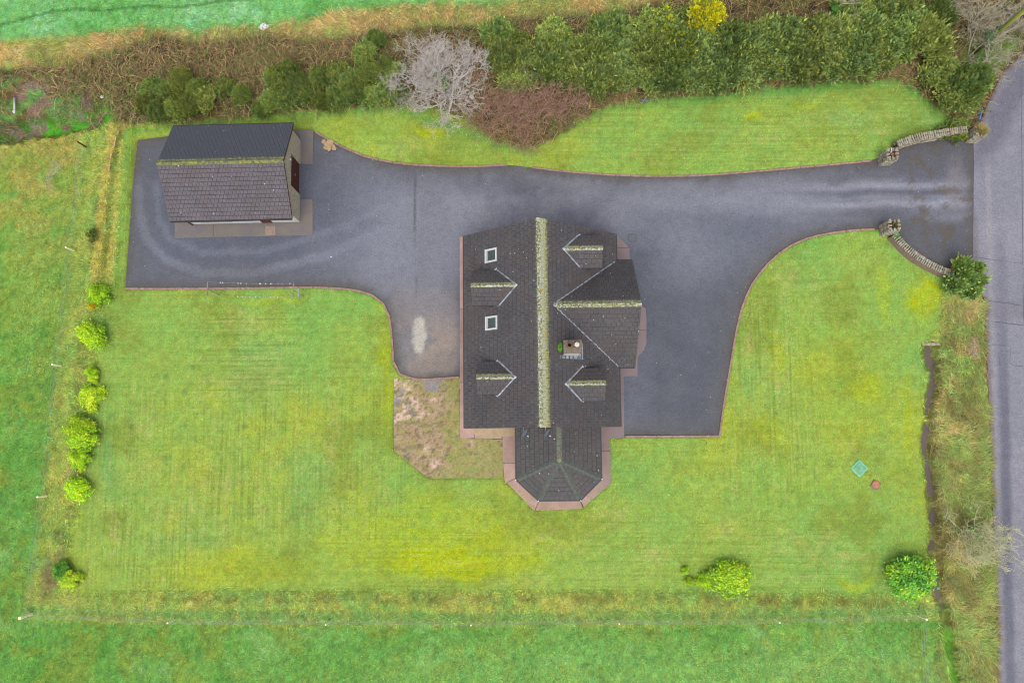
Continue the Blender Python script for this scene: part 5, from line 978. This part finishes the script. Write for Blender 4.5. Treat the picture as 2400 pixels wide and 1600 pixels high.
# ------------------------------------------------------------------ bramble thicket and dead stems (a mass nobody could count)
def brambles():
    r = np.random.default_rng(77); Vv = []; Ff = []; Cc = []; n = 42000
    px = r.uniform(-60, 2330, n); py = r.uniform(-60, 350, n); d = sdf(px, py, HEDGE); gap = fbm(px*.03, py*.03, .5, 801)
    k = (d < -4-22*r.random(n)**2*(py < np.interp(px, [p[0] for p in HEDGE_N], [p[1] for p in HEDGE_N])+40)) & ((px < 960) | (r.random(n) < .42)) & ~((px > 2235) & (py < 170) & (r.random(n) < .6)) & ~((px < 260) & (py > 185) & (gap > .47))
    px = px[k]; py = py[k]; m = len(px); X = np.array([tuple(U(a, b, .25)) for a, b in zip(px, py)]); X[:, 2] = ground_z(X[:, 0], X[:, 1])
    ang = r.uniform(0, 6.28, m); ln = r.uniform(.35, 1.2, m); hh = r.uniform(.15, .75, m)*ln; base = np.stack([np.cos(ang), np.sin(ang), 0*ang], -1); side = np.stack([-np.sin(ang), np.cos(ang), 0*ang], -1)*.011
    pal = np.array([C(176, 142, 104), C(150, 118, 84), C(200, 168, 120), C(134, 124, 72), C(162, 130, 100), C(122, 134, 68)]); cc = pal[r.integers(0, 6, m)]*r.uniform(.8, 1.5, m)[:, None]
    T = np.array([0, .33, .66, 1.0]); V = np.empty((m, 8, 3))
    for i, t in enumerate(T):
        P = X+base*(ln*t)[:, None]; P[:, 2] += hh*(4*t*(1-t)*.75+t*.35)+.02; V[:, 2*i] = P-side; V[:, 2*i+1] = P+side
    F = np.concatenate([np.arange(m)[:, None]*8+np.array([[2*i, 2*i+1, 2*i+3, 2*i+2]]) for i in range(3)])
    o = meshobj('bramble_stems', V.reshape(-1, 3), F, M_BLADE, col=np.repeat(cc, 8, 0)); tag(o, 'tangle of brown bramble stems filling the hedge', 'brambles', kind='stuff')
    q = np.repeat(np.arange(m), 2); t = r.uniform(.1, 1, len(q)); P = X[q]+base[q]*(ln[q]*t)[:, None]+r.normal(0, .05, (len(q), 3)); P[:, 2] += hh[q]*(4*t*(1-t)*.75+t*.35)+.02
    nr = r.normal(size=(len(q), 3))*.5+np.array([0, 0, .8]); nr /= np.linalg.norm(nr, axis=1)[:, None]; a1 = np.cross(nr, r.normal(size=(len(q), 3))); a1 /= np.linalg.norm(a1, axis=1)[:, None]; a2 = np.cross(nr, a1); s = r.uniform(.025, .06, len(q))[:, None]
    pal = np.array([C(158, 118, 80), C(180, 138, 94), C(126, 144, 68), C(138, 108, 74), C(110, 134, 62), C(188, 156, 108)]); cc = pal[r.integers(0, 6, len(q))]*r.uniform(.8, 1.35, len(q))[:, None]; gp_ = np.array([C(124, 140, 66), C(104, 124, 56), C(142, 152, 76), C(112, 136, 72)]); gm_ = r.random(len(q)) < np.maximum(.75*sst(150, 205, py[q]+(fbm(P[:, 0], P[:, 1], .6, 811)-.5)*120), .6*sst(.45, .62, fbm(P[:, 0], P[:, 1], .5, 821)))*(py[q] < 275); cc[gm_] = gp_[r.integers(0, 4, gm_.sum())]*r.uniform(.8, 1.5, gm_.sum())[:, None]; s = np.where(gm_[:, None], s*1.7, s)
    V = np.stack([P-a1*s, P+a2*s*.6, P+a1*s, P-a2*s*.6], 1); o = meshobj('bramble_leaves', V.reshape(-1, 3), np.arange(4*len(q)).reshape(-1, 4), M_BLADE, col=np.repeat(cc, 4, 0)); tag(o, 'brown and dull green bramble leaves in the hedge', 'brambles', kind='stuff')
brambles()
# ------------------------------------------------------------------ gate walls and piers
def stone_mesh(seed, a=.13, b=.09, c=.06):
    r = random.Random(seed); bm = bmesh.new(); bmesh.ops.create_cube(bm, size=1); bmesh.ops.bevel(bm, geom=bm.edges[:], offset=.16, segments=1, affect='EDGES')
    for v in bm.verts: v.co = Vector((v.co.x*a*2*(1+r.uniform(-.14, .14)), v.co.y*b*2*(1+r.uniform(-.14, .14)), v.co.z*c*2*(1+r.uniform(-.14, .14))))
    me = bpy.data.meshes.new('stone'); bm.to_mesh(me); bm.free(); return me
t = NT('gate_stone'); oi = t.n('ObjectInfo'); cr = t.n('ValToRGB'); e = cr.color_ramp.elements; e[0].color = (*C(150, 146, 130), 1); e[1].color = (*C(206, 202, 184), 1)
for p_, c_ in ((.3, C(176, 172, 152)), (.55, C(190, 184, 164)), (.75, C(188, 160, 132)), (.85, C(164, 158, 142))): x_ = e.new(p_); x_.color = (*c_, 1)
t.l(oi.outputs['Random'], cr.inputs[0]); c = t.scale(cr.outputs[0], t.ramp(t.noise(16, 4, rough=.7), .3, .7, .72, 1.2)); c = t.mix(t.ramp(t.noise(7, 3), .62, .7, 0, .7), c, C(120, 124, 78)); t.bump(t.noise(30, 3), .6, .02); M_STONE = t.done(c, .95, .1)
STN = [stone_mesh(i) for i in range(5)]; STB = [stone_mesh(10+i, .07, .13, .075) for i in range(5)]
for m_ in STN+STB: m_.materials.append(M_STONE)
def stone(parent, loc, rz, meshes, sc=1.0, ry=0.0):
    o = bpy.data.objects.new('stone', random.choice(meshes)); o.location = loc; o.rotation_euler = (random.uniform(-.08, .08), ry+random.uniform(-.06, .06), rz+random.uniform(-.12, .12)); o.scale = [sc*random.uniform(.8, 1.15) for _ in range(3)]; return link(o, parent)
def stone_wall(label, line_px, zpx, h, th, facecol=None, render_side=0):
    L = smooth_line([tuple(U(x, y, zpx))[:2] for x, y in line_px], 6); P = [Vector((x, y, 0)) for x, y in L]; acc = [0]
    for a, b in zip(P[:-1], P[1:]): acc.append(acc[-1]+(b-a).length)
    root = tag(empty('stone_wall', P[0]), label, 'wall', 'curved stone gate walls'); core = MB(); prev = None
    def at(s):
        for i in range(len(P)-1):
            if acc[i+1] >= s-1e-6: return P[i]+(P[i+1]-P[i])*((s-acc[i])/max(acc[i+1]-acc[i], 1e-6)), (P[i+1]-P[i]).normalized()
        return P[-1], (P[-1]-P[-2]).normalized()
    k = 24
    for i in range(k+1):
        p, d = at(acc[-1]*i/k); nn = Vector((-d.y, d.x, 0))*(th/2-.04); q = p-P[0]; cur = [q-nn+Vector((0, 0, -.1)), q+nn+Vector((0, 0, -.1)), q+nn+Vector((0, 0, h-.06)), q-nn+Vector((0, 0, h-.06))]
        if prev: core.add(prev+cur, [(0, 1, 5, 4), (1, 2, 6, 5), (2, 3, 7, 6), (3, 0, 4, 7)])
        prev = cur
    core.build('wall_core', M_MORTAR, root)
    s = .06
    while s < acc[-1]:
        p, d = at(s); nn = Vector((-d.y, d.x, 0)); rz = math.atan2(d.y, d.x); q = p-P[0]
        stone(root, q+nn*(th/2-.07)+Vector((0, 0, h-.02)), rz, STB, .85); stone(root, q-nn*(th/2-.07)+Vector((0, 0, h-.02)), rz, STB, .85)
        s += random.uniform(.125, .16)
    for side in (-1, 1):
        if side == render_side:
            continue
        for cz in range(4):
            s = random.uniform(.05, .2); z = .07+cz*(h-.14)/3.6
            while s < acc[-1]:
                p, d = at(s); nn = Vector((-d.y, d.x, 0)); stone(root, p-P[0]+nn*side*(th/2-.05)+Vector((0, 0, z)), math.atan2(d.y, d.x), STN, 1.0); s += random.uniform(.22, .3)
    if render_side:
        mb = MB(); prev = None
        for i in range(k+1):
            p, d = at(acc[-1]*i/k); nn = Vector((-d.y, d.x, 0))*render_side; q = p-P[0]; cur = [q+nn*(th/2-.03), q+nn*(th/2+.1), q+nn*(th/2+.02)+Vector((0, 0, h-.08)), q+nn*(th/2-.1)+Vector((0, 0, h-.08))]
            if prev: mb.add(prev+cur, [(0, 1, 5, 4), (1, 2, 6, 5), (2, 3, 7, 6)])
            prev = cur
        mb.build('rendered_face', plain('brown_render', C(158, 134, 116), .95, .2, 9, bump=.5), root)
M_MORTAR = plain('wall_mortar', C(88, 80, 62), .95, .3, 12)
def pier(label, px, py, h, sz, top=None):
    c = U(px, py, h); root = tag(empty('gate_pier', (c.x, c.y, 0), random.uniform(-.1, .1)), label, 'gate pier', 'stone gate piers'); a = sz/2; MB().box(-a+.07, a-.07, -a+.07, a-.07, -.1, h-.08).build('pier_core', M_SOIL if top != 'plain' else M_MORTAR, root)
    nz = int(h/.13)
    for i in range(nz+1):
        z = .06+i*(h-.06)/nz
        for f in range(4):
            n = 3; ang = f*math.pi/2
            for j in range(n):
                u = -a+.1+(2*a-.2)*(j+random.uniform(-.15, .15))/(n-1)
                p = Matrix.Rotation(ang, 3, 'Z') @ Vector((u, a-.07, z)); stone(root, p, ang, STN if i < nz else STB, .92)
    return root
stone_wall('curved stone wall along the upper side of the gateway', [(2104, 337), (2134, 326), (2161, 319), (2190, 314), (2225, 308), (2268, 303)], .9, .9, .36)
stone_wall('curved stone wall along the lower side of the gateway', [(2097, 549), (2108, 563), (2126, 581), (2146, 597.7), (2169, 612.7), (2194, 626), (2219, 636), (2244, 642)], .6, .6, .36, render_side=-1)
p1_ = pier('upper stone gate pier with a terracotta pot on top', 2092, 361, 1.35, .66); p2_ = pier('roadside stone gate pier overgrown with dry grass', 2300, 307, 1.3, .62); p3_ = pier('lower stone gate pier with mossy planted top', 2096, 528, 1.4, .68); p4_ = pier('stone gate pier half hidden in the round roadside shrub', 2262, 655, 1.0, .5)
c = U(2089, 364, 1.4); po = tag(empty('flower_pot', c), 'small terracotta pot on the upper gate pier', 'pot'); MB().lathe([(.001, 0), (.06, 0), (.09, .16), (.1, .16), (.1, .2), (.075, .2), (.06, .04), (.001, .04)], 14).build('pot', MT, po, smooth=True)
c = U(2087.5, 357, 1.42); bo = tag(empty('garden_ornament', c), 'small pale blue ornament beside the terracotta pot', 'ornament'); MB().lathe([(.001, -.04), (.06, -.02), (.07, .05), (.04, .12), (.001, .15)], 12).build('body', plain('pale_blue', C(180, 200, 216), .5, .1), bo, smooth=True); MB().tube([(0, 0, .08), (.02, .25, .12)], .02, 6).build('neck', M_WHITE, bo)
def tuft_on(px, py, z, R, n, lo, hi, cols, seed, label, name='grass_tuft', up=.7):
    r = np.random.default_rng(seed); c = U(px, py, z); o = tag(empty(name, c), label, 'grass'); a = r.uniform(0, 6.28, n); rad = R*np.sqrt(r.random(n)); x = np.cos(a)*rad; y = np.sin(a)*rad; ln = r.uniform(lo, hi, n); el = np.clip(r.normal(up, .4, n), -.6, 1.4); b = a+r.normal(0, .5, n)
    V = np.stack([np.stack([x-np.sin(b)*.014, y+np.cos(b)*.014, 0*x], -1), np.stack([x+np.sin(b)*.014, y-np.cos(b)*.014, 0*x], -1), np.stack([x+np.cos(b)*np.cos(el)*ln, y+np.sin(b)*np.cos(el)*ln, np.sin(el)*ln], -1)], 1)
    cc = np.array(cols)[r.integers(0, len(cols), n)]*r.uniform(.7, 1.3, n)[:, None]; meshobj('blades', V.reshape(-1, 3), np.arange(3*n).reshape(-1, 3), M_BLADE, o, col=np.repeat(cc, 3, 0))
tuft_on(2300, 305, 1.34, .3, 420, .15, .42, [C(206, 182, 128), C(186, 150, 110), C(176, 186, 70)], 5, 'dry straw grass growing on the roadside gate pier'); tuft_on(2097, 527, 1.4, .2, 140, .06, .15, [C(110, 120, 40), C(90, 80, 40)], 6, 'moss and weeds in the top of the lower gate pier', 'moss_tuft'); tuft_on(2100, 551, .62, .12, 120, .08, .2, [C(96, 196, 50)], 7, 'bright green weed on the lower gate wall', 'weed_tuft')
# ------------------------------------------------------------------ fences
def post(name, base, h, rad, label, mat, lean=None, parent=None):
    o = tag(empty(name, base), label, 'post'); MB().tube([(0, 0, -.2), (0, 0, h)], [rad, rad*.95], 8).build('shaft', mat, o); MB().lathe([(rad*.95, h), (rad*.5, h+.015), (.001, h+.02)], 8).build('cap', mat, o); return o
FP = [((175, 588), 'wooden fence post beside the west field, nearest the garage', 1.0, .06), ((145, 857), 'wooden fence post halfway down the west field fence', 1.0, .06), ((111, 1161), 'wooden fence post low on the west field fence', 1.0, .06), ((75, 1437), 'thick wooden corner post at the south west fence corner', 1.15, .1), ((410, 1450), 'wooden post on the south fence, first from the corner post', 1.0, .05), ((773, 1454), 'wooden post on the south fence, second from the corner post', 1.0, .05), ((1106.5, 1455), 'wooden post on the south fence, below the patio', 1.0, .05), ((1447, 1452), 'wooden post on the south fence, right of the bay window', 1.0, .05), ((1815, 1449), 'wooden post on the south fence, below the large shrub', 1.0, .05), ((2151, 1441), 'wooden end post of the south fence near the stream', 1.05, .065)]
tops = []
for (px, py), lab, h, rd in FP:
    b = U(px, py, 0); b.z = float(ground_z(b.x, b.y)); post('fence_post', b, h, rd, lab, M_WOOD); tops.append(b)
b = U(203, 346, 0); b.z = 0; post('fence_post', b, 1.1, .05, 'brown fence post at the top of the west field fence', M_BROWN); tops.insert(0, b)
wf = tag(empty('wire_fence', tops[0]), 'thin wire fence strung along the west and south field edges', 'fence')
ends = tops+[U(2163, 1640, 0)]
for hgt in (.35, .65, .95):
    mb = MB(); pts = []
    for a, b in zip(ends[:-1], ends[1:]):
        for k in range(6): t_ = k/6; p = a+(b-a)*t_; pts.append(Vector((p.x, p.y, (a.z+(b.z-a.z)*t_)+hgt-.06*math.sin(math.pi*t_)))-tops[0])
    pts.append(ends[-1]+Vector((0, 0, hgt))-tops[0]); mb.tube(pts, .0085, 4).build('wire', M_WIRE, wf)
# ------------------------------------------------------------------ washing line
cl_ = tag(empty('washing_line', U(515, 693, 0)), 'washing line with pegs between two steel posts by the driveway kerb', 'washing line'); CO = cl_.location.copy(); Z = 2.0
M_POST = plain('galvanised_post', C(184, 190, 180), .6, .15, 9); arms = []
for (bx, by), (tx, ty), (ay0, ay1), axx in (((514, 692), (487.6, 677.4), (661, 692), (486.6, 485.6)), ((710, 694.7), (690, 681), (664.5, 696), (688.5, 687)), ):
    b = U(bx, by, 0)-CO; b.z = .0; t0 = U(axx[0], ay0, Z)-CO; t1 = U(axx[1], ay1, Z)-CO; m = (t0+t1)/2
    MB().tube([b, m], .03, 8).build('post', M_POST, cl_); MB().bar(t0, t1, .07, .05).build('cross_arm', plain('rust_brown', C(166, 126, 116), .8, .2), cl_); arms.append((t0, t1))
lo0 = U(699.5, 676.5, 1.15)-CO; lo1 = U(699, 696.5, 1.15)-CO; MB().bar(lo0, lo1, .06, .05).build('lower_arm', M_POST, cl_)
MP = [plain('peg_white', C(240, 240, 240), .5, .05), plain('peg_blue', C(130, 200, 236), .5, .05), plain('peg_orange', C(236, 190, 110), .5, .05)]
for e in (0, 1):
    a, b = arms[0][e], arms[1][e]; pts = [a+(b-a)*t_/12+Vector((0, 0, .03-.28*math.sin(math.pi*t_/12))) for t_ in range(13)]; MB().tube(pts, .007, 4).build('line', M_WIRE, cl_)
    for f, k in (((.14, 0), (.165, 0), (.34, 0), (.37, 0), (.435, 1), (.59, 0), (.6, 0), (.66, 0), (.72, 0), (.735, 1), (.81, 1), (.86, 1), (.955, 0)), ((.34, 0), (.40, 0), (.43, 2), (.48, 0), (.545, 0), (.6, 0), (.67, 2), (.73, 0), (.77, 0), (.81, 0)))[e]:
        p = a+(b-a)*f+Vector((0, 0, .03-.28*math.sin(math.pi*f))); MB().box(p.x-.018, p.x+.018, p.y-.035, p.y+.035, p.z-.09, p.z+.02).build('peg', MP[k], cl_)
# ------------------------------------------------------------------ utility pole
pb = U(2276, 130, 0); pb.z = float(ground_z(pb.x, pb.y)); up_ = tag(empty('utility_pole', pb), 'tall wooden utility pole with ivy beside the road', 'pole')
t = NT('pole_wood'); geo = t.n('NewGeometry'); sp = t.n('SeparateXYZ'); t.l(geo.outputs['Normal'], sp.inputs[0]); c = t.mix(t.ramp(sp.outputs[0], .2, -.5), C(206, 188, 152), C(168, 176, 40)); M_POLE = t.done(t.scale(c, t.ramp(t.noise(9, 3), .3, .7, .8, 1.15)), .9)
MB().tube([(0, 0, -.3), (0, 0, 8.2)], [.15, .11], 12).build('shaft', M_POLE, up_, smooth=True); MB().tube([(-.17, .05, 2.9), (-.15, .05, 8)], .025, 6).build('cable_guard', M_METAL, up_); MB().bar((-.6, .1, 7.3), (.6, .1, 7.3), .09, .1).build('cross_arm', M_METAL, up_)
for x_ in (-.5, 0, .5): MB().lathe([(.001, 7.34), (.05, 7.35), (.05, 7.42), (.03, 7.46), (.001, 7.5)], 8, (x_, .1, 0)).build('insulator', M_WHITE, up_)
iv = link(bpy.data.objects.new('ivy', bush_mesh(170, .4, 3.0, 'leaf', 900, [C(66, 104, 50), C(84, 124, 60), C(54, 92, 56)], 0, 12, leaf=.09, k=1.2)), up_); iv.location = (-.12, .06, .2)
MB().tube([(-.1, 0, 6.0), (.1, 0, 6.0), (.9, -3.2, .2)], .012, 5).build('stay_wire', M_METAL, up_)
# ------------------------------------------------------------------ small things
def coverbox(name, label, px, py, sz, rz, mat, h=.09, inner=None):
    c = U(px, py, 0); o = tag(empty(name, (c.x, c.y, .0), rz), label, 'cover'); MB().box(-sz/2, sz/2, -sz/2, sz/2, -.05, h).build('frame', mat, o, bevel=.01)
    if inner is not None: MB().box(-sz/2+.09, sz/2-.09, -sz/2+.09, sz/2-.09, h, h+.025).build('lid', inner, o, bevel=.008)
    return o
coverbox('tank_cover', 'square pale green cover set cornerwise in the right lawn', 2013, 1097, .78, .76, plain('mint_paint', C(132, 214, 172), .6, .2, 6), inner=plain('worn_mint', C(128, 186, 146), .8, .35, 5))
o = coverbox('inspection_cover', 'small red brown inspection cover beside the pale green one', 2051, 1135, .5, .95, plain('grey_slab', C(128, 124, 128), .9, .2)); MB().lathe([(.001, .13), (.2, .13), (.23, .11), (.23, .09)], 18, (.02, 0, 0)).build('lid', plain('terracotta_lid', C(206, 132, 104), .85, .15), o); MB().lathe([(.001, .14), (.025, .14), (.025, .13)], 8, (-.08, .05, 0)).build('lifting_hole', M_SOIL, o)
c = U(1482, 557, 0); o = tag(empty('manhole_cover', (c.x, c.y, .004)), 'round grey manhole cover in the driveway beside the house', 'cover'); MB().lathe([(.001, .012), (.22, .012), (.24, .006), (.24, 0)], 24).build('lid', plain('iron_lid', C(112, 110, 122), .7, .15), o); MB().lathe([(.25, 0), (.25, .008), (.28, .008), (.285, 0)], 24).build('ring', plain('iron_ring', C(92, 92, 102), .7, .15), o)
# flat stones in a heap
hp_ = [(758, 332), (766, 338), (773, 334), (780, 342), (764, 347), (773, 350), (783, 348), (770, 341), (778, 336)]
MF = plain('sandstone_flag', C(198, 168, 128), .9, .2, 6, bump=.4)
for i, (px, py) in enumerate(hp_):
    c = U(px, py, .05); r = random.Random(90+i); n = 6; poly = [(math.cos(2*math.pi*k/n)*.2*r.uniform(.7, 1.25), math.sin(2*math.pi*k/n)*.16*r.uniform(.7, 1.25)) for k in range(n)]
    ob = MB().prism(poly, 0, .05).build('flagstone', MF, None, bevel=.006); ob.location = (c.x, c.y, .02+.05*(i % 3)); ob.rotation_euler = (r.uniform(-.1, .1), r.uniform(-.1, .1), r.uniform(0, 6)); tag(ob, 'flat sandstone flag in the heap right of the garage, '+ORD[sorted(hp_).index((px, py))]+' from the left', 'stone', 'sandstone flags in a heap')
# timber planks and white pipe on the waste ground by the ditch
for i, ((x0_, y0_), (x1_, y1_), wd, lab) in enumerate((((114, 234), (161, 224), .16, 'widest timber plank on the waste ground at the left edge'), ((115, 220), (155, 221), .1, 'grey timber plank above the widest plank'), ((164, 231), (171, 235), .07, 'short timber offcut right of the planks'), ((212, 225), (223, 228), .07, 'short timber offcut near the bramble edge'))):
    a = U(x0_, y0_, .3); b = U(x1_, y1_, .3); a.z = float(ground_z(a.x, a.y))+.12; b.z = float(ground_z(b.x, b.y))+.12; m_ = (a+b)/2; ob = MB().bar(a-m_, b-m_, wd, .04).build('timber_plank', M_OLDWOOD, None, bevel=.004); ob.location = m_; tag(ob, lab, 'plank', 'loose timber planks')
a = U(43, 236, .2); b = U(49, 275, .2); a.z = float(ground_z(a.x, a.y))+.2; b.z = float(ground_z(b.x, b.y))+.45; o = tag(empty('plastic_pipe', a), 'white plastic pipe with a hooked end lying by the ditch', 'pipe'); MB().tube([(0, 0, 0), b-a], .055, 10).build('pipe', M_WHITE, o, smooth=True); MB().tube([b-a, b-a+Vector((-.15, .17, .0))], .04, 8).build('elbow', M_WHITE, o, smooth=True)
def crumple(name, label, px, py, sz, seed, cat):
    r = random.Random(seed); bm = bmesh.new(); bmesh.ops.create_icosphere(bm, subdivisions=2, radius=sz)
    for v in bm.verts: v.co = Vector((v.co.x*r.uniform(.6, 1.3), v.co.y*r.uniform(.5, 1.1), abs(v.co.z)*r.uniform(.15, .5)))
    me = bpy.data.meshes.new(name); bm.to_mesh(me); bm.free(); me.materials.append(M_WHITE); c = U(px, py, .1); o = link(bpy.data.objects.new(name, me)); o.location = (c.x, c.y, float(ground_z(c.x, c.y))+.12); tag(o, label, cat)
crumple('plastic_bag', 'crumpled white plastic bag at the edge of the top field', 619, 63, .3, 3, 'bag'); crumple('plastic_scrap', 'white scrap lying in the brambles near the ditch', 246, 232, .13, 4, 'litter'); crumple('plastic_scrap', 'tiny white scrap on the driveway near the garage', 775, 601, .05, 5, 'litter')
# lamp with white globe in the thicket
c = U(1107, 234, 1.0); o = tag(empty('garden_lamp', (c.x, c.y, float(ground_z(c.x, c.y)))), 'white globe garden lamp beside the red twigged thicket', 'lamp'); MB().tube([(0, 0, -.1), (0, 0, .85)], .03, 8).build('post', M_DARK, o); MB().lathe([(.001, .84), (.08, .86), (.12, .95), (.08, 1.05), (.001, 1.07)], 14).build('globe', M_WHITE, o, smooth=True)
# grey boulder by the hedge, culvert and blue rail near the road
def boulder(label, px, py, a, b, h, col, seed, name='boulder'):
    r = random.Random(seed); bm = bmesh.new(); bmesh.ops.create_icosphere(bm, subdivisions=2, radius=1)
    for v in bm.verts: k = r.uniform(.88, 1.1); v.co = Vector((v.co.x*a*k, v.co.y*b*k, v.co.z*h*k))
    me = bpy.data.meshes.new(name); bm.to_mesh(me); bm.free(); me.materials.append(plain('boulder_stone', col, .8, .25, 9, bump=.4)); c = U(px, py, 0); o = link(bpy.data.objects.new(name, me)); o.location = (c.x, c.y, float(ground_z(c.x, c.y))+h*.3); tag(o, label, 'stone')
boulder('smooth grey boulder at the lawn edge under the hedge', 1511, 237, .3, .15, .15, C(112, 128, 130), 3)
boulder('pale stone block beside the culvert', 2273, 280, .14, .09, .1, C(200, 180, 150), 4, 'stone_block')
cu = tag(empty('culvert_headwall', U(2272, 265, 0)), 'grey concrete culvert with a dark opening beside the road', 'culvert'); c0 = cu.location.copy(); cu.location.z = .0
MB().prism([(p[0]-c0.x, p[1]-c0.y) for p in XY([(2246, 268), (2258, 260), (2292, 250), (2296, 276), (2275, 276), (2252, 272)])], -.05, .12).build('slab', plain('grey_concrete', C(134, 134, 136), .9, .25, 6), cu, bevel=.02); MB().prism([(p[0]-c0.x, p[1]-c0.y) for p in XY([(2270, 258), (2279, 256), (2280, 266), (2274, 274), (2270, 268)])], .11, .13).build('opening', plain('culvert_hole', C(34, 34, 40), .9), cu)
br_ = tag(empty('blue_rail', U(2298, 268, 0)), 'low blue painted rail between the culvert and the road', 'rail'); c0 = br_.location.copy(); MBL = plain('flaking_blue', C(96, 144, 206), .6, .4, 12); a = U(2302, 253, .5)-c0; b = U(2296, 281, .5)-c0; MB().tube([a, b], .05, 8).build('rail', MBL, br_)
for t_ in (.05, .5, .95): p = a+(b-a)*t_; MB().tube([(p.x, p.y, -.1), tuple(p)], .035, 6).build('post', MBL, br_)
# stone headwall where the stream comes out under the lawn
hw = tag(empty('stream_headwall', U(2181, 806, 0)), 'small dark stone headwall at the top of the stream', 'headwall'); c0 = hw.location.copy()
for i in range(7): stone(hw, U(2166+i*5.5, 806, 0)-c0+Vector((0, 0, -.05)), 0, STN, .95)
MB().box(-.4, .4, -.02, .12, -.5, -.03).build('wall_core', M_SOIL, hw)
# thin pinkish rail on the west bank
for i, ((x0_, y0_), (x1_, y1_)) in enumerate((((281, 309), (279.5, 318)), ((277, 324), (272, 350)), ((268, 362), (265.5, 376)), ((262.5, 388), (260.5, 404)))):
    a = U(x0_, y0_, .3); b = U(x1_, y1_, .3); m_ = (a+b)/2; z_ = float(ground_z(m_.x, m_.y))+.22; ob = MB().bar(Vector((a.x-m_.x, a.y-m_.y, 0)), Vector((b.x-m_.x, b.y-m_.y, 0)), .075, .05).build('bank_rail', plain('pink_timber', C(222, 172, 140), .85, .2, 9), None, bevel=.005); ob.location = (m_.x, m_.y, z_); tag(ob, 'pinkish timber rail on the west bank, '+ORD[i]+' from the ditch', 'rail', 'pinkish rails on the west bank')
